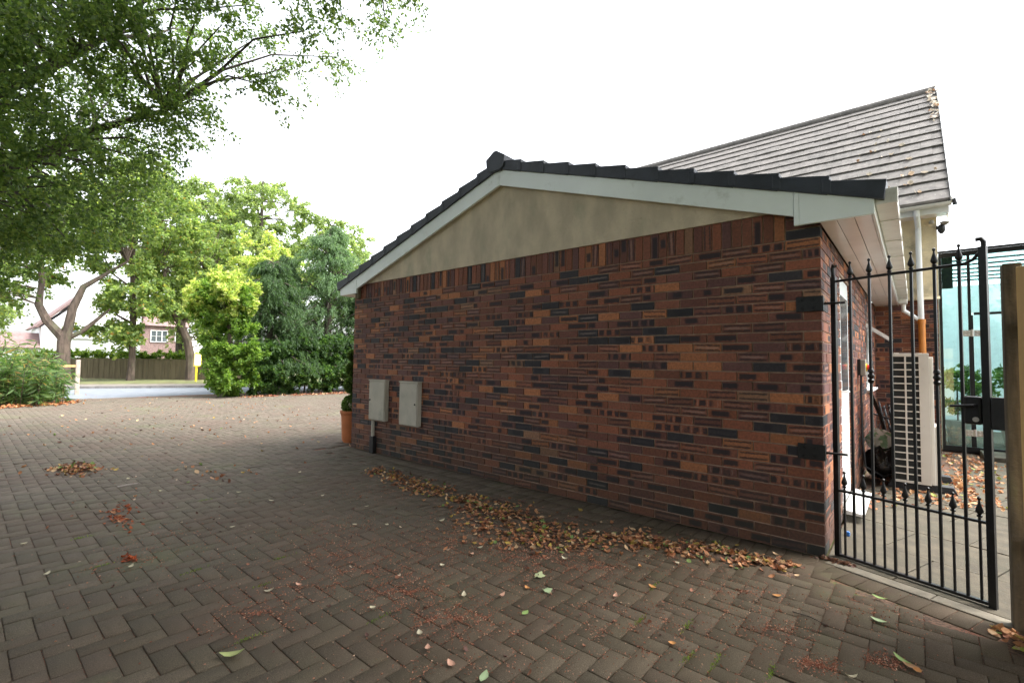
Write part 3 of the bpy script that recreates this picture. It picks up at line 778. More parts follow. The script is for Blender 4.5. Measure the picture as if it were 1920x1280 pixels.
# ---- dark folded frame leaning on the wall
fl = thing('folded_frame', 'dark folded frame of bars leaning against the brick wall by the air conditioner', 'folding chair', (.06, 3.75, 0))
def tb(pts, r=.012, name='frame_tube'): return MB().tube(pts, r, 8).ob(name, RUBBER, fl, smooth=True)
tb([(.02, -.45, 1.0), (.10, -.25, .72), (.16, -.1, .35)], .02); tb([(.16, .4, .82), (.22, .2, .4), (.25, .1, .05)]); tb([(.10, .5, .80), (.2, .3, .40), (.32, .2, .05)]); tb([(.05, .45, .86), (.14, .35, .4), (.2, .3, .05)])
tb([(.0, .3, .7), (.3, .2, .62)]); tb([(.02, .2, .5), (.3, .1, .45)])
for i in range(4):
    M_ = Matrix.Translation((.08+i*.05, .30, .62)) @ Matrix.Rotation(math.radians(14), 4, 'Y') @ Matrix.Rotation(math.radians(12*i-18), 4, 'X')
    MB().box(-.004, .004, -.06, .06, -.22, .22, M_).ob('frame_slat', STRAPB if i % 2 else RUBBER, fl, bevel=.004)
# ---- rubbish bags
def blob(c, r, n=14, seed=1, amp=.18, sq=(1, 1, 1)):
    rg = np.random.default_rng(seed); m_ = MB(); ph = rg.uniform(0, 6, 8)
    vs = []
    for i in range(n+1):
        th = PI*i/n
        for j in range(2*n):
            f = PI*j/n
            k = 1+amp*(math.sin(3*f+ph[0]+2*th)*.5+math.sin(7*f+ph[1])*.25*math.sin(th)+math.sin(5*th+ph[2]+f)*.3)
            vs.append((c[0]+r*k*sq[0]*math.sin(th)*math.cos(f), c[1]+r*k*sq[1]*math.sin(th)*math.sin(f), max(c[2]+r*k*sq[2]*math.cos(th), .002)))
    fs = [(i*2*n+j, i*2*n+(j+1) % (2*n), (i+1)*2*n+(j+1) % (2*n), (i+1)*2*n+j) for i in range(n) for j in range(2*n)]
    return m_.add(vs, fs)
o = blob((.17, 3.25, .20), .17, seed=3, sq=(.95, 1.1, 1.15)).ob('bin_bag', BLACKBAG, smooth=True); tag(o, 'black plastic bin bag on the patio beside the air conditioner', 'bag')
o = blob((.15, 3.28, .46), .115, seed=9, sq=(1.1, 1, .95), amp=.3).ob('plastic_bag', GREENBAG, smooth=True); tag(o, 'crumpled green and white plastic bag lying on top of the black bin bag', 'bag')
o = box(-.012, .012, -.012, .012, 0, .035).ob('bottle_cap', BLUE, bevel=.006, loc=(.075, .62, .004)); tag(o, 'small bright blue piece of litter behind the hinge side of the gate', 'litter')

# ---- security light on the house corner
sl = thing('security_light', 'small dark security lamp fixed to the top corner of the cream render wall', 'lamp', (.83, 5.93, 3.52))
MB().lathe([(.02, -.10), (.045, -.06), (.05, 0), (.04, .03), (.01, .05)], (.02, 0, 0), 12).ob('sensor', IRONDULL, sl, smooth=True)
MB().lathe([(.015, .02), (.055, .05), (.06, .075), (.02, .085)], (.06, -.02, 0), 12).ob('lamp_head', GREYP, sl, smooth=True)
box(-.04, .02, .02, .05, -.02, .03).ob('bracket', IRONDULL, sl)
o = MB().lathe([(.03, -.02), (.035, .0), (.02, .03)], (.735, 5.93, 3.62), 12).ob('alarm_sensor', GREYP, smooth=True); tag(o, 'tiny round grey sensor under the eaves near the house corner', 'sensor')

# ---- glass house
gh = thing('glass_room', 'black framed glass garden room with teal tinted panes beyond the gate', 'garden room', (.82, 6.45, 0))
FR = IRON
def fb(x0, x1, y0, y1, z0, z1, name='frame_bar'): return box(x0, x1, y0, y1, z0, z1).ob(name, FR, gh, bevel=.003)
fb(.0, .035, 0, .05, .02, 3.2); fb(.0, 4.2, -.01, .06, -.0, .09, 'bottom_rail'); fb(.035, 4.2, .0, .05, 3.13, 3.20, 'top_rail')
fb(.335, .372, 0, .045, .09, 3.13); fb(.40, 4.2, .0, .04, 2.17, 2.21, 'transom'); fb(1.25, 1.30, 0, .05, .09, 3.13); fb(2.4, 2.45, 0, .05, .09, 3.13)
for x0, x1, z0, z1, nm in ((.036, .334, .091, 3.129, 'glass_pane'), (.374, .398, .091, 2.168, 'glass_edge'), (.400, 1.248, .091, 2.168, 'glass_door'), (.374, 1.248, 2.212, 3.129, 'glass_pane'), (1.302, 2.398, .091, 2.168, 'glass_pane'), (1.302, 2.398, 2.212, 3.129, 'glass_pane')):
    box(x0, x1, .018, .026, z0, z1).ob(nm, GLASS, gh)
fb(.372, .392, .012, .032, .09, 2.17, 'door_edge')
for z in (1.88, .31):
    hgx = MB(); hgx.box(.27, .36, -.012, -.004, z-.05, z+.05); hgx.box(.40, .49, -.012, -.004, z-.05, z+.05); h_ = hgx.ob('glass_hinge', STEEL, gh, bevel=.003)
    MB().tube([(.38, -.008, z-.05), (.38, -.008, z+.06)], .018, 10).ob('hinge_barrel', STEEL, h_)
    for hx in (.295, .335, .425, .465):
        for hz in (-.025, .025): MB().lathe([(.014, 0), (.012, .004), (.004, .007)], (0, 0, 0), 8).ob('hinge_bolt', STEEL, h_, loc=(hx, -.0125, z+hz), rot=(PI/2, 0, 0))
fb(-.02, 4.2, -.03, .03, 3.205, 3.235, 'ridge_glass') 
# glazed roof over the room
for i in range(7):
    y0 = .06+i*.5; y1 = y0+.49
    box(.0, 4.2, y0, y1, 3.16, 3.175).ob('roof_panel', TEAL, gh)
    if i: fb(.0, 4.2, y0-.014, y0-.002, 3.13, 3.159, 'rafter')
box(.0, 4.2, 3.62, 3.7, 0, 3.1).ob('back_wall', INWALL, gh); box(-.03, .0, .06, 3.6, 0, 3.15).ob('side_wall', INWALL, gh); box(4.2, 4.25, .06, 3.6, 0, 3.1).ob('side_wall', INWALL, gh)
box(.0, 4.2, .06, 3.62, .0, .02).ob('room_floor', SLAB, gh)
box(.037, .17, .03, .05, 2.62, 3.128).ob('reflection_panel', DARK, gh)  # dark panel standing in for a tree reflected in the pane
st = box(.42, 1.3, -.75, -.03, .0, .06).ob('step', SLAB, bevel=.006, loc=(.82, 6.45, 0)); tag(st, 'low stone step in front of the glass door', 'step')

# ================================================================ FOLIAGE
def unit(v): return v/np.maximum(np.linalg.norm(v, axis=1, keepdims=True), 1e-6)
def leafcloud(name, P, D, L, asp, C, m, parent=None, kind=None, fold=.25, hexa=False):
    n = len(P); D = unit(D); r = unit(rng.normal(size=(n, 3))); Sx = unit(np.cross(D, r)); N = np.cross(D, Sx)
    L = np.broadcast_to(np.asarray(L, float).reshape(-1, 1), (n, 1)); W = L*asp*.5
    a = P; b = P+D*L*.45+Sx*W+N*W*fold; c = P+D*L-N*W*fold*.6; d = P+D*L*.45-Sx*W+N*W*fold
    V = np.stack([a, b, c, d], 1).reshape(-1, 3)
    k = np.arange(n)[:, None]*4; F = np.concatenate([k+np.array([[0, 1, 2]]), k+np.array([[0, 2, 3]])], 1).reshape(-1, 3)
    col = np.repeat(np.concatenate([C, np.ones((n, 1))], 1), 4, 0)
    return ob(name, npmesh(name, V, F, lc=col), m, parent, kind=kind)
def pick(n, pal, var=.2):
    c = np.array([p[0] for p in pal]); w = np.array([p[1] for p in pal], float); w /= w.sum()
    return c[rng.choice(len(c), n, p=w)]*(1+rng.uniform(-var, var, (n, 1)))
def clump_leaves(Cn, R, ntw, nl, droop=.35, flat=.6, jit=.08, updir=0.0):
    n = len(Cn); R = np.broadcast_to(np.asarray(R, float), (n,))
    d = rng.normal(size=(n, ntw, 3)); d[..., 2] = d[..., 2]*flat+updir; d /= np.linalg.norm(d, axis=2, keepdims=True)
    ln = R[:, None]*rng.uniform(.45, 1.15, (n, ntw))
    t = rng.uniform(.12, 1, (n, ntw, nl))**.75
    p = Cn[:, None, None, :]+d[:, :, None, :]*(ln[:, :, None]*t)[..., None]
    p[..., 2] -= droop*ln[:, :, None]*t**2
    p += rng.normal(size=p.shape)*(jit*R)[:, None, None, None]
    ld = d[:, :, None, :]*.5+rng.normal(size=p.shape)*.6; ld[..., 2] -= droop*.9
    return p.reshape(-1, 3), ld.reshape(-1, 3)
def ellips(c, r, n, shell=.5, seed=0):
    g_ = np.random.default_rng(seed); d = g_.normal(size=(n, 3)); d /= np.linalg.norm(d, axis=1, keepdims=True)
    return np.array(c)+d*np.array(r)*(g_.uniform(shell**3, 1, (n, 1))**(1/3))
def bend(a, b, k=3, sag=.12, wob=.06):
    a, b = Vector(a), Vector(b); L_ = (b-a).length; out = []
    for i in range(k+1):
        t = i/k; p = a.lerp(b, t); p.z += sag*L_*math.sin(PI*t); 
        if 0 < i < k: p += Vector(rng.normal(0, wob*L_, 3)*.5)
        out.append(p)
    return out
def make_tree(name, label, limbs, clumps, R, leafL, asp, pal, ntw, nl, droop=.35, flat=.6, barkm=None, br=.03, group=None, m=None, twigs=False, jit=.08, cat='tree', tsides=8):
    """limbs: list of (points, radii) ; clumps: (n,3)"""
    base = limbs[0][0][0]; t = thing(name, label, cat, base, 0, group); off = np.array(base)
    mb = MB(); nodes = []
    for pts, rad in limbs:
        mb.tube([Vector(p)-Vector(base) for p in pts], rad, tsides)
        for p0, p1 in zip(pts[:-1], pts[1:]):
            for q in (.25, .6, 1.0): nodes.append(np.array(p0)*(1-q)+np.array(p1)*q)
    nodes = np.array(nodes[2:]); cl = np.array(clumps, float)
    bm_ = MB()
    for c in cl:
        dd = np.linalg.norm(nodes-c, axis=1)+np.where(nodes[:, 2] > c[2]+.3, 1.5, 0); k = nodes[int(np.argmin(dd))]
        bm_.tube([Vector(p)-Vector(base) for p in bend(k, c, 3, .06, .07)], [br, br*.75, br*.5, br*.25], 5, caps=False)
    mb.ob('trunk', barkm or BARK, t, smooth=True); bm_.ob('branches', barkm or BARK, t, smooth=True)
    P, D = clump_leaves(cl-off, R, ntw, nl, droop, flat, jit)
    keep = P[:, 2]+off[2] > .05; P, D = P[keep], D[keep]
    leafcloud('crown', P, D, rng.uniform(.7, 1.25, len(P))*leafL, asp, pick(len(P), pal), m or LEAF, t)
    return t
GREEN = [((.075, .13, .04), 4), ((.105, .17, .05), 4), ((.055, .10, .03), 3), ((.15, .21, .06), 2)]
MAPLE = [((.19, .27, .09), 4), ((.25, .33, .10), 4), ((.14, .21, .07), 3), ((.33, .36, .10), 1.4), ((.42, .24, .06), .15)]
LIME = [((.34, .42, .11), 4), ((.46, .50, .16), 3), ((.56, .56, .24), 1.6), ((.22, .32, .07), 3)]

# ---- big tree whose boughs hang over the top left of the picture
CL = [(-9.5,-4.3,5.0),(-4.8,0.2,7.3),(-6.7,-2.3,6.0),(-10.4,-4.5,6.6),(-8.8,-2.9,2.9),(-5.7,-0.5,7.0),(-5.9,-1.6,6.6),(-10.5,-4.4,3.1),(-9.1,-3.5,6.6),(-11.2,-3.2,3.1),(-7.6,-2.8,6.6),(-8.3,-3.9,6.7),(-10.6,-2.7,5.3),(-7.8,-4.3,3.5),(-7.1,-2.9,5.5),(-6.7,-0.5,8.2),(-4.4,0.7,7.9),(-9.0,-4.3,3.3),(-8.9,-2.4,5.0),(-8.9,-4.5,6.7),(-11.2,-3.3,4.2),(-10.5,-3.9,4.0),(-9.4,-4.2,2.6),(-10.9,-4.1,6.4),(-7.6,-1.5,6.5),(-7.0,-3.1,5.9),(-9.5,-4.2,6.8),(-8.5,-2.3,6.9),(-7.2,-2.2,5.3),(-4.6,-0.6,6.5),(-8.8,-4.0,5.1),(-9.1,-3.7,3.2),(-10.0,-2.8,6.0),(-7.2,-2.6,6.5),(-9.5,-1.3,7.3),(-8.0,-4.1,5.4),(-8.7,-2.5,3.7),(-7.4,-2.7,3.8),(-10.1,-4.4,4.8),(-10.7,-3.0,4.7),(-10.5,-2.3,5.1),(-8.6,-2.5,3.4),(-7.8,-1.6,5.3),(-8.1,-0.2,6.7),(-7.8,-4.3,5.6),(-7.4,-2.2,4.2),(-7.3,-3.7,6.4),(-8.6,-3.2,2.9),(-8.2,-4.4,4.7),(-9.4,-2.4,8.6),(-8.1,-0.8,6.9),(-9.9,-3.9,4.8),(-7.6,-2.6,5.3),(-8.4,-3.4,5.9),(-7.4,-1.2,6.9),(-7.0,-2.5,5.6),(-7.8,-3.9,3.9),(-8.6,-3.2,6.9),(-6.3,-1.4,5.1),(-6.0,-0.4,6.5),(-10.8,-2.7,5.9),(-9.2,-1.7,6.8),(-7.9,-2.2,4.8),(-10.0,-2.7,3.7),(-8.1,-4.1,2.9),(-7.8,-1.9,5.0),(-9.7,-3.7,4.7),(-11.3,-3.0,3.9),(-9.5,-4.2,7.2),(-8.8,-4.1,3.7),(-9.6,-3.0,4.0),(-6.8,-2.0,6.8),(-10.0,-3.2,6.3),(-8.8,-3.4,7.0),(-7.7,0.4,7.0),(-8.5,-1.9,8.0),(-8.0,-3.8,6.1),(-6.8,-3.8,4.9),(-10.6,-2.7,4.8),(-8.2,-3.4,7.1),(-7.1,-3.1,6.5),(-9.8,-3.5,5.3),(-8.3,-2.3,5.1),(-6.3,0.5,7.6),(-6.9,-2.8,6.4),(-7.3,-3.9,4.8),(-6.7,-2.9,5.6),(-10.5,-3.5,6.3),(-8.6,-2.9,5.8),(-5.4,0.6,7.2),(-6.7,-3.1,5.3),(-9.5,-4.2,4.6),(-9.0,-4.0,6.8),(-9.1,-4.2,6.2),(-6.5,-2.8,5.4),(-5.9,-2.3,6.5),(-6.4,-1.3,7.6),(-10.8,-3.6,3.9),(-8.4,-3.3,4.6),(-8.5,-4.3,5.0),(-10.7,-1.4,4.8),(-7.1,-3.5,4.5),(-10.7,-1.9,5.4),(-10.5,-4.1,4.5),(-8.1,-3.8,4.6),(-8.8,-3.0,7.4),(-10.3,-3.9,2.5),(-11.5,-3.5,4.6),(-9.2,-3.0,6.3),(-9.6,-3.9,6.7),(-6.4,-0.8,6.9),(-8.3,-2.1,7.2),(-10.8,-3.7,6.1),(-6.5,0.7,7.2),(-9.9,-2.4,5.8),(-9.6,-3.8,3.0),(-10.6,-3.5,3.0),(-9.5,-4.5,5.8),(-9.2,-4.5,6.5),(-8.5,-4.1,2.8),(-8.3,-3.7,6.0),(-7.7,-3.2,5.1),(-6.3,-4.0,5.5),(-5.9,-1.0,5.9),(-6.6,-2.1,5.2),(-6.1,0.4,8.8),(-6.5,-2.6,6.7),(-10.0,-1.8,7.0),(-10.1,-1.6,4.2),(-8.6,-1.7,5.0),(-9.3,-1.4,8.2),(-7.1,-2.2,7.3),(-7.5,-3.3,5.7),(-8.3,-4.1,3.2),(-10.9,-1.8,4.0),(-5.4,1.4,8.2),(-9.3,-2.1,4.2),(-9.2,-2.7,4.0),(-8.9,-4.0,4.8),(-7.5,-3.5,3.7),(-8.6,-3.7,6.8),(-6.4,0.0,8.4),(-11.2,-3.4,5.2),(-9.1,-3.9,3.3),(-7.4,-3.5,3.0),(-5.6,-2.0,6.5),(-9.4,-2.5,6.4),(-8.3,-1.8,5.6),(-8.0,-3.8,3.6),(-7.9,-4.2,5.3),(-10.3,-3.6,2.5),(-9.0,-2.1,5.9),(-6.8,-2.0,6.1),(-10.4,-4.4,2.5),(-9.2,-4.2,5.6),(-9.9,-2.5,3.2),(-9.0,-4.0,2.7),(-7.7,-4.1,4.2),(-7.5,-4.1,4.4),(-7.4,-2.2,5.0),(-7.9,-4.4,3.8),(-8.3,-2.8,5.4),(-7.8,-3.5,2.8),(-7.5,-4.3,5.8),(-6.8,-3.6,4.9),(-10.2,-2.9,3.5),(-9.1,-2.7,7.7),(-10.5,-4.1,2.5),(-9.0,-2.1,4.5),(-7.8,-2.4,7.3),(-8.9,-3.4,4.9),(-4.0,-0.3,6.9),(-9.6,-4.4,3.6),(-8.9,-3.6,6.8),(-9.0,-3.1,4.6),(-8.2,-1.2,6.4)]
lim = [([(-9.4, -8.2, 0), (-9.3, -7.6, 1.6), (-9.2, -6.9, 3.2), (-9.1, -6.3, 4.4)], [.34, .29, .26, .22]),
       ([(-9.1, -6.3, 4.2), (-9.3, -5.0, 4.3), (-9.2, -4.2, 4.5), (-8.9, -3.4, 5.3), (-8.6, -2.7, 6.1)], [.2, .15, .11, .08, .04]),
       ([(-9.2, -6.4, 3.6), (-10.0, -4.9, 3.3), (-10.2, -4.0, 3.7), (-9.9, -3.4, 4.3), (-9.3, -2.7, 4.9), (-8.4, -2.0, 5.2)], [.19, .15, .12, .09, .06, .03]),
       ([(-9.1, -6.3, 4.4), (-8.2, -5.2, 6.0), (-7.2, -3.5, 7.2), (-6.0, -1.6, 7.8), (-4.6, -.2, 8.0)], [.2, .16, .12, .08, .03]),
       ([(-9.2, -6.4, 4.0), (-10.6, -4.8, 4.4), (-11.2, -3.6, 4.4), (-11.2, -2.8, 3.8)], [.15, .11, .08, .04]),
       ([(-9.1, -6.3, 4.4), (-7.6, -6.9, 5.6), (-5.6, -7.2, 6.2)], [.2, .14, .06])]
make_tree('overhanging_tree', 'large leafy tree whose dark boughs hang over the upper left of the drive', lim, np.vstack([CL, np.array([c for c in CL if c[1] < -2.9 and c[0] < -7][::2]) + .3]), .52, .062, .6, [((.085, .14, .04), 4), ((.125, .19, .05), 4), ((.055, .10, .03), 3), ((.18, .24, .065), 2)], 12, 36, droop=.38, flat=.55, barkm=BARKD, br=.028)
cl3 = []  # crown added out of view to block sky light over the near ground
for _ in range(9000):
    q = Vector((rng.uniform(-6, 5.5), rng.uniform(-12, 4.5), rng.uniform(4.6, 11))); d_ = q-CAM; z_ = d_.dot(Fv); R_ = 1.35
    if q.x > 1 and q.y > 1.0-.4*(q.x-1): continue
    if ((q.x-.3)/5.2)**4+((q.y+4)/8.2)**4 > 1: continue
    if z_ < -R_ or d_.dot(Uv)/max(z_, .1) > .78+R_/max(z_, .1)*1.7: cl3.append(tuple(q))
    if len(cl3) >= 330: break
cl3 = np.array(cl3); print('overhead clumps', len(cl3))
make_tree('added_shade_tree', 'unseen broad tree added behind the camera to shade the paving in front of the garage', [([(.9, -9.6, 0), (.6, -9.2, 3), (-.4, -7.5, 6.5)], [.36, .3, .15])], cl3, 1.2, .30, .8, GREEN, 11, 28, barkm=BARKD)

bh = thing('added_shade_hedge', 'unseen tall dark hedge added behind the camera to shade the drive and wall', 'hedge', (-2, -8.6, 0))  # foliage added out of view to darken the drive and gable wall
hc = [(rng.uniform(-9, 7), rng.uniform(-.5, .5), z) for z in np.arange(.4, 3.6, .5) for _ in range(26)]
P_, D_ = clump_leaves(np.array(hc), .6, 9, 26, .1, .8); k = P_[:, 2] > .02
leafcloud('foliage', P_[k], D_[k], .2, .7, pick(k.sum(), GREEN), LEAF, bh)
# ---- three street trees on the far verge
def crown(cy, cz, ry, rz, n, cx=-31, rx=3.0, seed=1, sh=.35): return ellips((cx, cy, cz), (rx, ry, rz), n, sh, seed)
GT = 'street trees on the far verge'
make_tree('street_tree', 'forked thick-trunked tree nearest the bamboo, leftmost of the street trees',
    [([(-30.3, -.62, 0), (-30.3, -.66, 1.1), (-30.3, -.68, 2.0), (-30.3, -.62, 2.5)], [.29, .25, .25, .24]),
     ([(-30.3, -.72, 2.2), (-30.4, -1.3, 3.0), (-30.5, -1.58, 3.7), (-30.4, -1.52, 4.9), (-30.4, -1.7, 6.5)], [.2, .17, .15, .12, .06]),
     ([(-30.3, -.60, 2.3), (-30.2, -.45, 3.6), (-30.2, -.1, 4.7), (-30.2, .55, 5.3), (-30.0, 1.5, 6.2)], [.2, .17, .13, .09, .05]),
     ([(-30.3, -.55, 2.2), (-30.1, -.1, 2.5), (-30.0, .4, 3.1), (-29.9, .9, 3.7)], [.12, .10, .08, .04])],
    np.vstack([crown(-2.6, 7.2, 2.6, 3.0, 46, seed=2), crown(.2, 8.2, 2.4, 2.4, 40, seed=3), ellips((-31, -3.4, 4.6), (1.5, 1.0, 1.2), 12, .2, 33)]), .75, .17, .75, MAPLE, 8, 26, br=.035, group=GT)
make_tree('street_tree', 'slim straight-trunked tree in the middle of the fence, second of the street trees',
    [([(-31.3, 2.08, 0), (-31.3, 2.12, 1.2), (-31.3, 2.10, 3), (-31.3, 1.98, 5.6), (-31.3, 1.9, 8.2), (-31.3, 1.9, 10)], [.2, .15, .14, .12, .09, .04]),
     ([(-31.3, 2.10, 3.1), (-31.2, 1.4, 3.5), (-31.2, .95, 4.6)], [.07, .05, .03]), ([(-31.3, 2.0, 4.2), (-31.2, 3.0, 4.7), (-31.2, 3.8, 5.2)], [.07, .05, .03]), ([(-31.3, 2.0, 5), (-31.3, 1.2, 5.6), (-31.3, .8, 6.4)], [.06, .04, .03])],
    np.vstack([crown(2.2, 8.6, 2.7, 3.6, 78, seed=4), ellips((-31, 1.0, 2.55), (1.2, 1.5, .7), 14, .2, 44), ellips((-30.6, 2.4, 4.6), (1.8, 2.4, 1.0), 24, .2, 45)]), .72, .17, .75, MAPLE, 8, 26, br=.03, group=GT)
make_tree('street_tree', 'leaning trunk beside the yellow bus stop, rightmost of the street trees',
    [([(-30.6, 4.67, 0), (-30.6, 4.62, 1.2), (-30.6, 4.42, 2.3), (-30.6, 4.05, 3.2), (-30.6, 3.5, 4.2), (-30.6, 3.2, 6)], [.3, .24, .2, .18, .15, .08]),
     ([(-30.6, 4.1, 3.1), (-30.5, 4.6, 4.4), (-30.4, 5.2, 6)], [.12, .1, .06])],
    np.vstack([crown(4.9, 7.4, 2.4, 3.1, 66, seed=5), ellips((-30.6, 3.8, 4.4), (1.4, 1.6, .9), 16, .2, 46), ellips((-30, 5.8, 3.0), (.8, .9, .9), 8, .2, 47)]), .72, .17, .75, MAPLE, 8, 26, br=.03, group=GT)
# ---- taller trees beyond
DG = [((.11, .18, .06), 4), ((.15, .23, .07), 4), ((.19, .26, .08), 2), ((.09, .15, .05), 2)]
DG = [((.20, .27, .11), 4), ((.25, .33, .13), 4), ((.31, .37, .14), 2), ((.16, .22, .09), 2)]
def bgtree(name, label, x, y, h, ry, rz, n, seed, pal=DG, lean=0, gap=.25, R=.95):
    return make_tree(name, label, [([(x, y, 0), (x, y, h*.4), (x, y+lean, h*.7), (x, y+lean, h*.95)], [.3, .24, .15, .05])],
        ellips((x, y+lean, h-rz), (ry, ry, rz), n, gap, seed), R, .2, .7, pal, 8, 28, barkm=BARKD, br=.04, group='tall trees across the road')
bgtree('background_tree', 'tall thin-topped tree rising behind the middle of the conifers', -36, 10.2, 15.2, 3.4, 4.6, 84, 11, R=.9)
bgtree('background_tree', 'tall tree with drooping side boughs just left of the garage roof', -34, 14.6, 12.4, 3.5, 4.2, 80, 12, R=.9)
bgtree('background_tree', 'bushy tree filling the gap behind the yellow shrub', -37, 7.6, 10.5, 2.6, 4.6, 70, 13)
bgtree('background_tree', 'pale leafy tree filling the sky between the street trees and the overhanging boughs', -38, 6.0, 14.0, 3.4, 4.5, 80, 16)
bgtree('background_tree', 'dark bushy tree low behind the bamboo at the left edge', -42, -5.2, 7.2, 3.4, 2.8, 60, 14)
bgtree('background_tree', 'tree top showing just above the garage eave', -34, 18.4, 10.2, 2.6, 3.2, 50, 15)
# ---- golden tree behind the conifers
make_tree('golden_tree', 'small tree with golden-yellow foliage behind the dark conifers', [([(-22.5, 5.6, 0), (-22.5, 5.6, 3), (-22.5, 5.6, 5.6)], [.14, .1, .04])],
    ellips((-22.5, 5.4, 5.2), (1.3, 1.6, 2.1), 60, .3, 21), .5, .11, .6, LIME, 9, 34, br=.02)
# ---- golden shrub column at the end of the drive
sh1 = np.vstack([ellips((-17.9, 2.05, 3.2), (.9, .95, .8), 26, .45, 22), ellips((-17.8, 2.35, 1.9), (.9, .85, 1.1), 30, .5, 23), ellips((-17.7, 2.35, .75), (.8, .75, .7), 24, .5, 24)])
make_tree('golden_shrub', 'tall rounded shrub with yellow-green top at the corner of the drive entrance', [([(-17.9, 2.3, 0), (-17.9, 2.3, 1.5), (-17.9, 2.2, 3)], [.1, .08, .04])],
    sh1, .40, .10, .6, [((.09, .17, .03), 4), ((.14, .24, .04), 4), ((.22, .32, .06), 2)], 10, 50, br=.015, droop=.1, cat='shrub')
P_, D_ = clump_leaves(ellips((-17.9, 2.0, 3.45), (.95, 1.05, .75), 42, .8, 25)-np.array((-17.9, 2.3, 0)), .34, 9, 40, .05, .8)
shr = [o for o in COL.objects if o.name.startswith('golden_shrub')][0]
leafcloud('yellow_growth', P_, D_, rng.uniform(.07, .13, len(P_)), .6, pick(len(P_), LIME), LEAF, shr)
# ---- drooping conifers
def conifer(label, x, y, h, r, seed, pal, n=64, name='conifer'):
    g_ = np.random.default_rng(seed); t = thing(name, label, 'conifer tree', (x, y, 0), 0, 'conifers at the end of the drive')
    MB().tube([(0, 0, 0), (0, 0, h*.5), (0, .1, h*.97)], [.2, .12, .02], 8).ob('trunk', BARKD, t, smooth=True)
    bm_ = MB(); P = []; D = []
    for i in range(n):
        z = h*(.12+.86*(i/n)**.9); R = r*(1-z/h)**.62*g_.uniform(.75, 1.15)+.12; a = g_.uniform(0, 2*PI)
        tip = np.array((math.cos(a)*R, math.sin(a)*R, z+.22*R-.1)); root = np.array((0, 0, z)); mid = (root+tip)/2+np.array((0, 0, .28*R))
        bm_.tube([root, mid, tip], [.03, .02, .006], 4, caps=False)
        for k in range(34):
            q = g_.uniform(.2, 1.05); p = root*(1-q)**2+2*mid*q*(1-q)+tip*q*q
            side = g_.normal(0, .26*R*.7, 3)*np.array((1, 1, .25)); p = p+side
            m = 17; s = np.linspace(0, 1, m)[:, None]
            out = unit((tip-root)[None]*np.array([[1, 1, 0]]))[0]
            L_ = g_.uniform(.16, .36); line = p+out*L_*.55*s+np.array((0, 0, -1))*L_*(s**1.6)
            P.append(line+g_.normal(0, .018, line.shape)); D.append(np.repeat((out*.45+np.array((0, 0, -.8)))[None], m, 0)+g_.normal(0, .35, (m, 3)))
    bm_.ob('branches', BARKD, t)
    P = np.vstack(P); D = np.vstack(D); k = P[:, 2] > .05; P, D = P[k], D[k]
    leafcloud('crown', P, D, g_.uniform(.09, .19, len(P)), .17, pick(len(P), pal), LEAF, t)
CON = [((.06, .115, .045), 4), ((.085, .15, .055), 3), ((.04, .078, .032), 3)]
COB = [((.12, .20, .10), 4), ((.16, .25, .125), 3), ((.08, .14, .065), 2)]
conifer('dark drooping conifer just right of the golden shrub', -18.8, 4.0, 5.3, 1.9, 31, CON, 70)
conifer('tallest grey-green weeping conifer left of the garage wall', -19.2, 6.6, 7.4, 2.5, 32, COB, 95)
conifer('dark conifer partly hidden by the garage corner', -18.4, 8.4, 5.6, 2.1, 33, CON, 70)
conifer('slim mid-green conifer between the two dark ones', -20.6, 5.3, 6.0, 1.6, 34, CON, 60)
# ---- hedge below the conifers
t = thing('laurel_hedge', 'dark evergreen hedge along the end of the paving below the conifers', 'hedge', (-17.9, 5.2, 0))
hc = []
for y in np.arange(3.1, 9.2, .28):
    for z in (.3, .75, 1.2, 1.6, 2.0): hc.append((rng.uniform(-.25, .35), y-5.2+rng.normal(0, .08), z+rng.normal(0, .1)+(.08*(y-5.5) if z > 1 else 0)))
for y in np.arange(3.1, 9.2, .5): hc.append((.45, y-5.2, .9))
P_, D_ = clump_leaves(np.array(hc), .36, 9, 46, .15, .7); k = P_[:, 2] > .02
DK = [((.04, .09, .025), 4), ((.055, .115, .03), 4), ((.10, .18, .045), 2), ((.15, .24, .06), .8)]
leafcloud('foliage', P_[k], D_[k], rng.uniform(.08, .14, k.sum()), .5, pick(k.sum(), DK), LEAF, t)
st_ = MB()
for y in np.arange(3.2, 9, .6): st_.tube([(0, y-5.2, 0), (rng.uniform(-.2, .2), y-5.2+.2, 1.4)], [.04, .015], 5)
st_.ob('stems', BARKD, t)
# ---- bamboo clump on the left
bam = thing('bamboo_clump', 'sprawling bamboo clump with long pale leaves on the left of the drive entrance', 'shrub', (-18.3, -3.3, 0))
bc = MB(); P = []; D = []; 
for i in range(230):
    bx, by = rng.uniform(-1.3, 1.2), rng.uniform(-2.1, 1.35); h = rng.uniform(.7, 1.9)*(1-.35*max(0, (by+.2)/1.6)); a = rng.uniform(0, 2*PI); rr = h*rng.uniform(.1, .4)
    pts = [Vector((bx, by, 0)), Vector((bx+rr*.3*math.cos(a), by+rr*.3*math.sin(a), h*.6)), Vector((bx+rr*math.cos(a), by+rr*math.sin(a), h))]
    bc.tube(pts, [.008, .006, .003], 4, caps=False)
    for k in range(46):
        q = rng.uniform(.12, 1); p = pts[0]*(1-q)**2+pts[1]*2*q*(1-q)+pts[2]*q*q; P.append(np.array(p)+rng.normal(0, .05, 3)); d = rng.normal(0, 1, 3); d[2] = d[2]*.4-.35; D.append(d)
bc.ob('canes', STRAPB, bam); P = np.array(P); D = np.array(D); k = P[:, 2] > .03
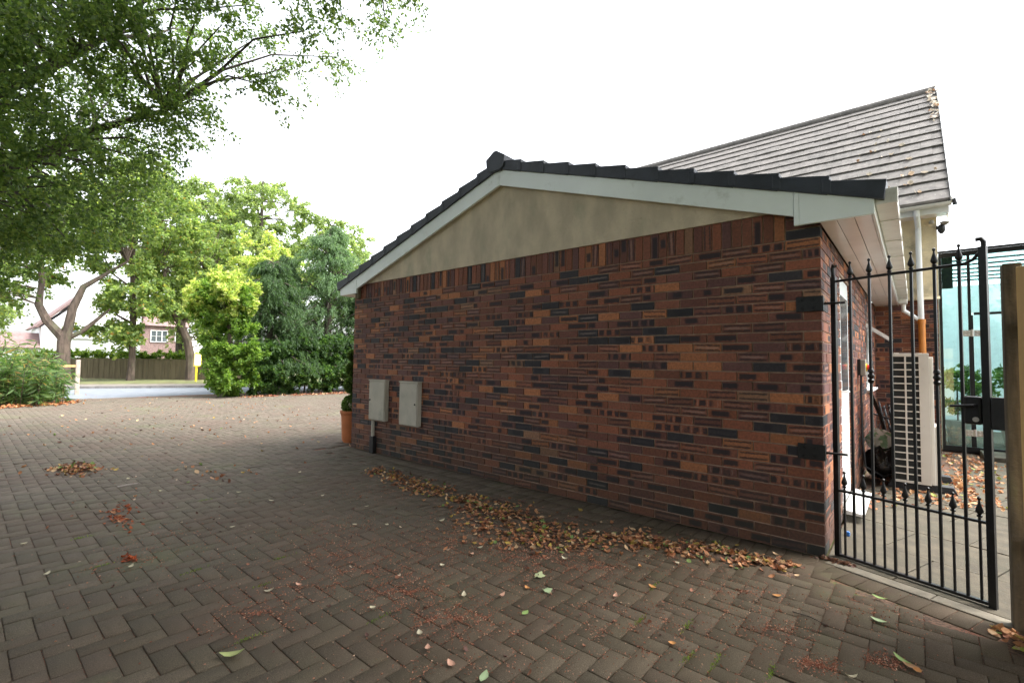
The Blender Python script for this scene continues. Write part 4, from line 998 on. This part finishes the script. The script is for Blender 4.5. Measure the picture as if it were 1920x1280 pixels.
leafcloud('foliage', P[k], D[k], rng.uniform(.16, .34, k.sum()), .15, pick(k.sum(), [((.09, .16, .05), 4), ((.14, .22, .08), 3), ((.05, .10, .03), 3), ((.26, .27, .10), .8), ((.3, .2, .08), .4)]), LEAF, bam)

# ================================================================ FAR SIDE OF THE ROAD
ff = thing('boarded_fence', 'brown close-boarded fence behind the street trees across the road', 'fence', (-35.2, .84, .09))
fd = Vector((.72, .69, 0)).normalized(); fM = Matrix.Rotation(math.atan2(fd.y, fd.x), 4, 'Z')
for i in range(86):
    s = -4+i*.15; MB().box(s, s+.145, -.01+.012*(i % 2), .012+.012*(i % 2), .0, 1.10+rng.normal(0, .004), fM).ob('fence_board', WOODGREY, ff)
for s in np.arange(-4, 8.8, 1.83): MB().box(s, s+.1, .03, .12, .0, 1.15, fM).ob('fence_post', WOODGREY, ff)
MB().box(-4, 8.9, -.012, .05, 1.11, 1.15, fM).ob('capping_rail', WOODGREY, ff)
hd = thing('clipped_hedge', 'bright green clipped hedge showing above the boarded fence', 'hedge', (-35.7, 1.2, .09))
hp = []
for s in np.arange(-4, 8.9, .3):
    for z in (.6, 1.05, 1.38): hp.append(tuple(fM @ Vector((s, .45+rng.uniform(-.1, .3), z))))
P_, D_ = clump_leaves(np.array(hp), .34, 8, 26, .0, .7)
leafcloud('foliage', P_, D_, .13, .6, pick(len(P_), [((.12, .2, .03), 4), ((.2, .27, .04), 3), ((.08, .15, .03), 3)]), LEAF, hd)
# wooden gate post by the bamboo
gp_ = thing('wooden_post', 'pale weathered wooden post sticking up from the bamboo beside the road', 'post', (-22.0, -1.16, 0)); box(-.05, .05, -.06, .06, -.1, 1.2).ob('post', simple('pale_post', (.42, .36, .30), .9, var=.2, scale=6), gp_, bevel=.01)
box(-.02, .02, -.6, -.06, .95, 1.03).ob('rail', WOODNEW, gp_)
# bus stop
bs = thing('bus_stop', 'yellow bus stop pole with a pale timetable panel across the road', 'bus stop', (-28.3, 4.25, .08))
MB().tube([(0, 0, 0), (0, 0, 1.55)], .05, 10).ob('pole', YELLOW, bs)
tp = box(.05, .07, -.14, .20, .80, 1.48).ob('timetable_case', YELLOW, bs, bevel=.01)
box(.071, .075, -.11, .17, .86, 1.44).ob('timetable', PAPER, tp)
lines = MB()
for i, (zz, l) in enumerate(((1.34, .18), (1.27, .2), (1.2, .14), (1.05, .2), (.98, .2), (.91, .16))): lines.box(.0755, .0765, -.08, -.08+l, zz-.013, zz+.008)
lines.ob('printed_lines', INK, tp)
# white house and neighbours
wh = thing('white_house', 'white painted gabled house with red tiled roofs beyond the fence', 'house', (-47, 3, 0))
MB().prism([(0, -3.1, 0), (0, 2.6, 0), (0, 2.6, 4.6), (0, 1.2, 5.9), (0, -.9, 5.9), (0, -1.6, 4.9), (0, -3.1, 3.4)], (-7, 0, 0)).ob('wall', LIMEWASH, wh)
MB().prism([(.05, -3.3, 3.35), (.05, -.95, 6.0), (.05, -.95, 6.15), (.05, -3.45, 3.4)], (-7.3, 0, 0)).ob('roof', REDTILE, wh)
MB().prism([(.05, 2.8, 4.5), (.05, 1.15, 6.0), (.05, 1.15, 6.15), (.05, 2.95, 4.55)], (-7.3, 0, 0)).ob('roof', REDTILE, wh)
box(-.6, .0, .0, .8, 5.9, 7.4).ob('chimney', LIMEWASH, wh)
box(-6, -.8, 2.6, 6.0, 0, 4.0).ob('brick_wing', REDBRICK, wh)
for i in range(9):
    z0 = 4.0+i*.25; MB().prism([(-.6-i*.33, 2.6, z0), (-.6-i*.33-.38, 2.6, z0+.30), (-.6-i*.33-.42, 2.6, z0+.26), (-.6-i*.33, 2.6, z0-.05)], (0, 3.6, 0)).ob('tile_course', REDTILE, wh)
box(-1, -.2, 6.0, 8.4, 0, 3.3).ob('white_wing', LIMEWASH, wh)
def farwin(parent, x, y0, y1, z0, z1, nv=2, nh=3, trim=PVCW):
    f = MB(); t = .06
    f.box(x, x+.06, y0, y1, z0, z0+t); f.box(x, x+.06, y0, y1, z1-t, z1); 
    for i in range(nv+1):
        yy = y0+(y1-y0-t)*i/nv; f.box(x, x+.06, yy, yy+t, z0+t, z1-t)
    for j in range(1, nh): zz = z0+(z1-z0)*j/nh; f.box(x+.01, x+.05, y0, y1, zz-.015, zz+.015)
    w_o = f.ob('window', trim, parent)
    for i in range(nv):
        ya = y0+(y1-y0-t)*i/nv+t; yb = y0+(y1-y0-t)*(i+1)/nv; box(x+.005, x+.02, ya, yb, z0+t, z1-t).ob('pane', DGLASS, w_o)
farwin(wh, .005, -1.85, -1.1, 2.75, 3.7, 2, 3); farwin(wh, .005, -.75, -.05, 2.75, 3.7, 2, 3); farwin(wh, .005, .1, .6, 2.75, 3.7, 2, 3)
farwin(wh, -.795, 3.4, 4.6, 2.6, 3.6, 3, 2); farwin(wh, -.795, 5.1, 5.9, 2.7, 3.5, 2, 2)
box(.0, .1, -1.9, .65, 2.66, 2.73).ob('window_ledge', LIMEWASH, wh)
gr = thing('low_garage', 'low building with a red tiled roof left of the white house', 'outbuilding', (-47, -2.2, 0))
box(-4, 0, -3.5, 2.05, 0, 1.9).ob('wall', LIMEWASH, gr)
MB().prism([(.2, -3.7, 1.85), (.2, 2.1, 1.85), (-1.6, 2.1, 2.95), (-1.6, -1.2, 2.95)], (0, 0, .05)).ob('roof', REDTILE, gr)

# ================================================================ POT WITH TOPIARY BALLS
pot = thing('terracotta_pot', 'tall terracotta pot standing past the far corner of the garage', 'pot', (-6.49, .25, 0))
MB().lathe([(.12, 0), (.145, .05), (.165, .42), (.175, .46), (.185, .47), (.185, .51), (.165, .51), (.15, .47)], n=28).ob('body', TERRA, pot, smooth=True)
MB().lathe([(.150, .465), (.10, .475), (.01, .48)], n=20).ob('soil', DARK, pot)
tp_ = thing('topiary', 'clipped box topiary of stacked balls growing in the terracotta pot', 'topiary plant', (-6.49, .25, .48))
MB().tube([(0, 0, 0), (0, 0, 1.0)], .012, 6).ob('stem', BARKD, tp_)
for z, r in ((.12, .15), (.44, .125), (.70, .10), (.92, .08)):
    d = unit(rng.normal(size=(2600, 3))); P_ = d*r*rng.uniform(.8, 1.02, (2600, 1))+np.array((0, 0, z))
    leafcloud('leaf_ball', P_, d+rng.normal(0, .6, d.shape), .036, .6, pick(2600, GREEN), LEAF, tp_)

# ================================================================ FALLEN LEAVES AND HUSKS
BR = [((.38, .17, .08), 4), ((.48, .25, .12), 4), ((.27, .11, .055), 3), ((.55, .38, .22), 2.2), ((.16, .07, .04), 2), ((.42, .30, .07), 1.6), ((.16, .24, .07), 1.2), ((.10, .05, .035), 2)]
def curled_leaf_geo(L_, W_, curl, n=4):
    """veined leaf blade as a small grid: width profile along the length, curled along both axes"""
    V = []; F = []
    prof = [.10, .75, 1.0, .72, .06]
    for i in range(n+1):
        t = i/n; x = (t-.5)*L_; w = prof[i]*W_/2
        zc = curl*(abs(t-.5)*2)**2*L_*.30
        for s_ in (-1, 0, 1): V.append((x, s_*w, zc+abs(s_)*w*curl*.55+.001))
    for i in range(n):
        for s_ in (0, 1): a = i*3+s_; F.append((a, a+3, a+4, a+1))
    return V, F
def leaves_mesh(name, P, L, pal, zs=None, flat=.5, cmin=.2, cmax=1.6):
    n = len(P); Vt = []; C = pick(n, pal, .22); 
    base = [np.array(curled_leaf_geo(1, rng.uniform(.5, .8), c)[0]) for c in np.linspace(cmin, cmax, 10)]; F0 = np.array(curled_leaf_geo(1, .6, .5)[1]); nb = len(base[0])
    V = np.zeros((n, nb, 3)); 
    for i in range(n):
        b_ = base[rng.integers(0, 10)]*L[i]; a, e, f = rng.uniform(0, 2*PI), rng.normal(0, flat), rng.normal(0, flat)
        R_ = np.array(Matrix.Rotation(a, 3, 'Z') @ Matrix.Rotation(e, 3, 'X') @ Matrix.Rotation(f, 3, 'Y'))
        v = b_ @ R_.T; v[:, 2] -= v[:, 2].min(); V[i] = v+P[i]
    F = (np.arange(n)[:, None, None]*nb+F0[None]).reshape(-1, 4)
    sh = rng.uniform(.8, 1.2, (n, nb, 1)); col = np.concatenate([np.clip(C[:, None, :]*sh, 0, 1), np.ones((n, nb, 1))], 2).reshape(-1, 4)
    return npmesh(name, V.reshape(-1, 3), F, smooth=True, lc=col)
def litter(name, label, C_, S_, n, L=(.035, .065), h=.02, pal=BR, cat='leaf litter', flat=.45):
    """C_: polyline of (x, y, halfwidth)"""
    pts = np.array(C_, float); segl = np.linalg.norm(np.diff(pts[:, :2], axis=0), axis=1) if len(pts) > 1 else np.array([1.]); P = []
    for _ in range(n):
        if len(pts) > 1:
            k = rng.choice(len(segl), p=segl*(pts[:-1, 2]+pts[1:, 2])/np.sum(segl*(pts[:-1, 2]+pts[1:, 2]))); t = rng.random(); c = pts[k]*(1-t)+pts[k+1]*t
        else: c = pts[0]
        r = rng.normal(0, .62, 2)*c[2]*np.array(S_); q = c[:2]+r
        d = min(1, np.linalg.norm(r/np.array(S_))/max(c[2], .01))
        if math.sin(q[0]*9+1.7*math.sin(q[1]*13))*math.sin(q[1]*17+2.1*math.sin(q[0]*6)) < -.15 and rng.random() < .75: continue
        P.append((c[0]+r[0], c[1]+r[1], rng.uniform(0, h)*(1-d)+.001))
    P = np.array(P); o = ob(name, leaves_mesh(name, P, rng.uniform(L[0], L[1], len(P)), pal, flat=flat), DEADLEAF)
    tag(o, label, cat, None, 'stuff'); return o
litter('leaf_drift', 'narrow drift of brown leaves near the meter boxes beside the wall', [(-4.55, -.62, .10), (-4.0, -.66, .13), (-3.45, -.74, .16), (-3.05, -.76, .12)], (1.3, 1.2), 620, h=.016, L=(.025, .05))
litter('leaf_drift', 'widest drift of brown and yellow leaves along the middle of the wall', [(-2.88, -.74, .08), (-2.4, -.85, .22), (-1.95, -.98, .28), (-1.55, -.92, .25), (-1.35, -.80, .12)], (1.15, 1.3), 1500, h=.012, L=(.024, .052), flat=.3)
litter('leaf_drift', 'leaf drift tapering towards the gate in front of the brick wall', [(-1.32, -.66, .12), (-1.0, -.55, .16), (-.65, -.46, .13), (-.25, -.36, .10), (-.12, -.32, .05)], (1.15, 1.3), 780, h=.012, L=(.024, .052), flat=.3)
litter('leaf_pile', 'small mound of brown leaves alone on the left part of the drive', [(-7.25, -3.02, .20), (-6.75, -2.95, .2)], (1.1, .8), 330, h=.06)
litter('leaf_scatter', 'thin scatter of brown leaves in the middle of the drive', [(-6.3, -2.05, .25), (-5.3, -2.15, .3), (-5.6, -1.6, .2)], (1.4, .5), 45)
litter('leaf_scatter', 'scatter of reddish leaves strung between the pile and the foreground', [(-4.95, -2.95, .22), (-4.3, -3.08, .15)], (1.2, .35), 120, L=(.02, .045), pal=[((.36, .10, .04), 3), ((.28, .08, .04), 2), ((.4, .2, .1), 1)])
litter('leaf_scatter', 'dark red clump of leaves at the left foreground', [(-3.43, -3.17, .05)], (1.2, .6), 34, L=(.02, .04), pal=[((.4, .09, .03), 3), ((.28, .07, .03), 2)])
litter('leaf_litter', 'brown leaves gathered under the foot of the fence post', [(.88, -.62, .08), (.8, -.52, .08)], (1, 1), 60, L=(.03, .06), h=.03)
litter('leaf_litter', 'twigs and leaf scraps in the corner at the gate hinge', [(.02, -.02, .06), (.12, -.05, .05)], (1.4, .5), 90, L=(.015, .04), h=.02, pal=[((.2, .10, .06), 2), ((.12, .06, .045), 2), ((.3, .18, .12), 1)])
litter('patio_leaves', 'orange-brown leaves strewn over the patio around the air conditioner', [(.14, 1.7, .12), (.2, 2.3, .2), (.5, 2.45, .35), (.9, 2.6, .25), (.9, 3.6, .3), (1.1, 4.8, .4), (1.0, 5.8, .3)], (1, 1.2), 620, L=(.04, .075), h=.02, pal=[((.42, .20, .10), 4), ((.5, .3, .16), 3), ((.3, .12, .06), 2), ((.3, .32, .08), .7)])
litter('patio_leaves', 'leaves heaped behind the black feet under the air conditioner', [(.25, 3.2, .2), (.6, 3.4, .3)], (1, 1), 160, L=(.04, .07), h=.05)
litter('verge_leaves', 'rust-coloured leaves lying along the foot of the bamboo', [(-17.3, -5.4, .3), (-17.2, -3.6, .35), (-17.5, -2.3, .4), (-18.2, -1.7, .25)], (1, 1), 900, L=(.06, .11), h=.03, pal=[((.42, .17, .07), 3), ((.5, .26, .12), 2), ((.3, .12, .06), 2)])
litter('verge_leaves', 'brown leaves lying along the foot of the dark hedge', [(-17.0, 2.4, .2), (-16.9, 4.5, .22), (-16.9, 8.0, .25)], (1, 1), 520, L=(.06, .10), h=.02, pal=[((.35, .16, .08), 3), ((.28, .1, .06), 2), ((.5, .35, .2), 1)])
litter('drive_leaves', 'sparse small leaves dotted over the far half of the drive', [(-15.5, 0, 2.2), (-11, -.5, 2.2), (-8, -1.5, 1.6)], (1.6, 1.4), 420, L=(.03, .06), pal=BR)
litter('drive_leaves', 'sparse leaf scraps dotted over the near half of the drive', [(-6, -2.6, 1.1), (-3.5, -2.2, .9), (-1.8, -1.9, .8), (.2, -1.2, .5)], (1.3, .9), 330, L=(.012, .03), pal=[((.10, .05, .04), 4), ((.3, .13, .08), 3), ((.5, .4, .3), .8)])
litter('roof_leaves', 'dead leaves caught along the top verge of the house roof', [(.86, 0, .06), (.86, 1, .06)], (1, 1), 1)
rl = COL.objects['roof_leaves'] if 'roof_leaves' in COL.objects else None
P = []
for _ in range(60):
    s = rng.uniform(9.5, 15.1)*GAU; yy, zz = rpt(s, .055); P.append((.87+rng.normal(0, .035), 6+yy, zz+rng.uniform(0, .015)))
for _ in range(26):
    s = rng.integers(1, 11)*GAU-.02; yy, zz = rpt(s, .06); P.append((.85-abs(rng.normal(0, .6)), 6+yy, zz))
rl.data = leaves_mesh('roof_leaves', np.array(P), rng.uniform(.05, .11, len(P)), [((.55, .45, .35), 2), ((.66, .62, .54), 6), ((.38, .24, .15), 1)], flat=.6); rl.data.materials.append(DEADLEAF)
# husks
patches = [(-1.75, -2.23, .20, 1500), (-1.34, -2.24, .18, 1300), (-2.14, -2.89, .22, 700), (-2.5, -2.21, .25, 800), (-3.41, -3.15, .25, 350), (-1.5, -1.35, .28, 1500), (-1.09, -1.2, .2, 800), (-.28, -.91, .2, 500), (.14, -1.42, .07, 620), (.37, -1.19, .07, 420), (-.07, -1.24, .18, 550), (-2.12, -2.2, .3, 900), (-2.26, -2.61, .25, 600), (-2.1, -1.55, .35, 1400), (-3.0, -1.9, .3, 450), (.3, -.7, .25, 500), (-.6, -1.7, .35, 900), (-3.77, -2.83, .3, 220), (-1.9, -1.9, .9, 1700), (-.3, -1.2, .5, 900), (-1.0, -2.45, .4, 700), (-2.3, -1.05, .45, 1500), (-1.6, -1.05, .4, 1500), (-.8, -.7, .35, 900), (-3.6, -1.1, .4, 500), (-1.2, -1.7, .9, 1800), (-2.9, -2.5, .8, 900)]
P = []
for x, y, r, n in patches:
    q = rng.normal(0, .55, (n, 2))*r; q += .25*r*np.sin(q[:, ::-1]*22); P.append(np.c_[x+q[:, 0], y+q[:, 1]])
P = np.vstack(P)
# a share of the husks is washed into the joints of the paving
k = rng.random(len(P)) < .42; jx = np.round(P[:, 0]/w_)*w_; jy = np.round(P[:, 1]/w_)*w_
ax = rng.random(len(P)) < .5; P[:, 0] = np.where(k & ax, jx+rng.normal(0, .004, len(P)), P[:, 0]); P[:, 1] = np.where(k & ~ax, jy+rng.normal(0, .004, len(P)), P[:, 1])
k = (P[:, 1] < -.08-.342*np.maximum(P[:, 0], -.3)); P = P[k]; n = len(P)
P3 = np.c_[P, rng.uniform(.001, .006, n)]; D = rng.normal(0, 1, (n, 3)); D[:, 2] *= .3
o = leafcloud('seed_husks', P3, D, rng.uniform(.006, .013, n), .5, pick(n, [((.32, .12, .07), 4), ((.40, .18, .11), 3), ((.22, .08, .05), 3), ((.5, .32, .22), 1)]), DEADLEAF)
tag(o, 'fine reddish-brown seed husks dusted over the pavers and joints', 'seed husks', None, 'stuff')
# moss tufts in joints
P = []
for x, y in [(-2.95, -2.95), (-1.6, -2.5), (-.6, -1.62), (-.42, -1.5), (-.35, -1.75), (-.2, -1.72), (-2.4, -2.75), (-3.5, -3.3), (-4.6, -2.4), (-1.9, -3.0), (-.7, -1.2), (-4.2, -3.3), (.0, -1.62), (-2.7, -2.5)]:
    gx, gy = round(x/w_)*w_, y; m = 60; P.append(np.c_[gx+rng.normal(0, .006, m), gy+rng.normal(0, .035, m), rng.uniform(-.004, .004, m)])
P = np.vstack(P); D = rng.normal(0, .5, P.shape); D[:, 2] += 1
o = leafcloud('moss', P, D, rng.uniform(.006, .014, len(P)), .35, pick(len(P), [((.12, .20, .03), 3), ((.2, .24, .05), 1)]), LEAF); tag(o, 'small tufts of green moss growing in the paving joints', 'moss', None, 'stuff')

# single leaves that can be picked out
def one_leaf(x, y, L_, W_, curl, col, label, cat='leaf', group=None, rz=None, lobed=False, name='fallen_leaf'):
    if lobed:
        V = []; n = 22
        V.append((0, 0, .004))
        for i in range(n):
            a = 2*PI*i/n; r = (.62+.38*abs(math.cos(2.5*a)))*(1 if i % 2 else .86); V.append((r*L_*.5*math.cos(a), r*W_*.5*math.sin(a), .003+curl*.02*math.sin(a*2)+.006*curl*r))
        F = [(0, 1+i, 1+(i+1) % n) for i in range(n)]
        me = npmesh('fallen_leaf', V, F, lc=np.tile((*col, 1), (len(V), 1)))
    else:
        V, F = curled_leaf_geo(L_, W_, curl); c = np.tile((*col, 1), (len(V), 1)).astype(float); c[1::3, :3] *= 1.25
        me = npmesh('fallen_leaf', V, F, smooth=True, lc=c)
    o = ob(name, me, DEADLEAF, None, (x, y, .005), (rng.normal(0, .08), rng.normal(0, .08), rng.uniform(0, 6.28) if rz is None else rz))
    return tag(o, label, cat, group)
G1 = (.25, .36, .12); G2 = (.36, .46, .26); PAL = (.55, .50, .36); PINK = (.62, .36, .26); OR = (.55, .26, .09)
one_leaf(-1.83, -3.11, .105, .05, .8, (.34, .38, .15), 'large half-curled green and cream leaf near the bottom edge left of centre', rz=.9)
one_leaf(-.9, -2.47, .07, .04, .4, G2, 'pale green leaf cut by the bottom edge of the picture')
one_leaf(-1.15, -1.68, .07, .06, .3, G2, 'pale green lobed leaf below the widest leaf drift', lobed=True)
one_leaf(.32, -.48, .075, .035, .5, G1, 'green leaf nearest the threshold of the gate', rz=-.2)
one_leaf(.33, -.79, .07, .035, .5, G2, 'pale green folded leaf below the leaf nearest the gate', rz=-.15)
one_leaf(.43, -1.14, .085, .03, .6, G1, 'long green leaf touching a small heap of husks at bottom right', rz=-.7)
one_leaf(.46, -1.17, .06, .035, .6, (.42, .24, .13), 'brown leaf touching the tip of the long green leaf', rz=-.3)
one_leaf(-1.30, -1.56, .085, .07, .3, (.45, .50, .28), 'broad pale lobed leaf lying flat below the leaf drift', lobed=True)
one_leaf(-1.09, -1.96, .05, .035, .4, G1, 'small green leaf in the middle foreground')
one_leaf(.86, -.66, .10, .09, .3, (.36, .42, .08), 'yellow-green lobed leaf at the foot of the fence post', lobed=True)
pp = [(-1.72, -2.47, PAL), (-1.35, -2.45, PAL), (-1.46, -2.05, PAL), (-.4, -1.71, OR), (-.82, -1.48, PINK), (-.71, -1.23, OR), (-1.23, -2.5, PINK), (-1.85, -1.87, PAL), (-1.87, -1.5, PAL), (-.13, -.85, OR), (.27, -1.44, PAL), (-2.76, -1.66, PAL), (-2.95, -1.83, PAL), (-2.26, -2.61, PINK), (-4.27, -3.6, PAL), (-3.28, -3.19, PAL), (-3.52, -3.55, PAL), (-2.32, -2.75, PAL), (-1.06, -2.51, PINK), (-1.41, -.66, PAL), (-1.25, -1.74, OR), (-1.84, -1.61, PINK), (-1.3, -1.91, PINK), (-1.32, -1.25, PAL), (-.89, -1.02, OR), (-.73, -.8, PAL), (.48, -1.19, OR), (-2.5, -1.3, PAL), (-3.3, -1.5, PAL), (-3.9, -1.6, PAL), (-4.6, -2.1, PAL), (-5.2, -2.6, PAL), (-6.0, -2.7, PAL), (-5.0, -1.3, PAL), (-3.6, -2.5, PAL), (-4.1, -2.0, PAL)]
nm = {PAL: 'pale cream', PINK: 'pinkish', OR: 'orange-brown'}
ORD = 'leftmost,second,third,fourth,fifth,sixth,seventh,eighth,ninth,tenth,eleventh,twelfth,thirteenth,fourteenth,fifteenth,sixteenth,seventeenth,eighteenth,nineteenth,twentieth,twenty-first,twenty-second,twenty-third,twenty-fourth,twenty-fifth'.split(',')
def scrx(x, y): d = Vector((x, y, 0))-CAM; return d.dot(Rv)/d.dot(Fv)
for c in (PAL, PINK, OR):
    L_ = sorted([q for q in pp if q[2] == c], key=lambda q: scrx(q[0], q[1]))
    for i, (x, y, _) in enumerate(L_):
        pos_ = 'leftmost' if i == 0 else 'rightmost' if i == len(L_)-1 else ORD[i]+' from the left'
        one_leaf(x, y, rng.uniform(.035, .055), rng.uniform(.024, .036), rng.uniform(.5, 1.3), tuple(np.array(c)*rng.uniform(.8, 1.05)), f'small {nm[c]} curled leaf, {pos_} of those lying singly on the pavers', group=f'{nm[c]} leaves scattered singly')
o = MB().tube([(-.08, -.02, .012), (0, 0, .014), (.09, .01, .012)], [.008, .009, .006], 6).ob('twig', simple('grey_twig', (.34, .30, .27), .9), loc=(-5.69, -2.77, 0), rot=(0, 0, 1.6)); tag(o, 'short pale broken stick lying across the paving', 'stick')
o = MB().tube([(-.08, 0, .006), (0, .012, .008), (.09, -.004, .006)], [.003, .003, .002], 5).ob('twig', BARKD, loc=(.05, -1.0, 0), rot=(0, 0, -.2)); tag(o, 'thin dark twig in the right foreground', 'stick')
# plants inside the glass room
for (x, y, z, r, h, lab) in ((1.05, 7.4, .0, .32, 1.35, 'bushy potted plant behind the left glass pane'), (1.75, 7.7, 0, .38, 1.45, 'potted plant behind the glass door')):
    t = thing('potted_plant', lab, 'plant', (x, y, .02), 0, 'potted plants inside the garden room')
    MB().lathe([(.12, 0), (.17, .38), (.18, .40), (.16, .40)], n=18).ob('pot', GREYP, t, smooth=True)
    cc = ellips((0, 0, h-.35), (r, r, .4), 22, .3, 50+int(x*10)); P_, D_ = clump_leaves(cc, .16, 5, 6, .2)
    leafcloud('foliage', P_, D_, .11, .5, pick(len(P_), GREEN), LEAF, t)
    MB().tube([(0, 0, .35), (0, 0, h-.2)], .012, 6).ob('stem', BARKD, t)
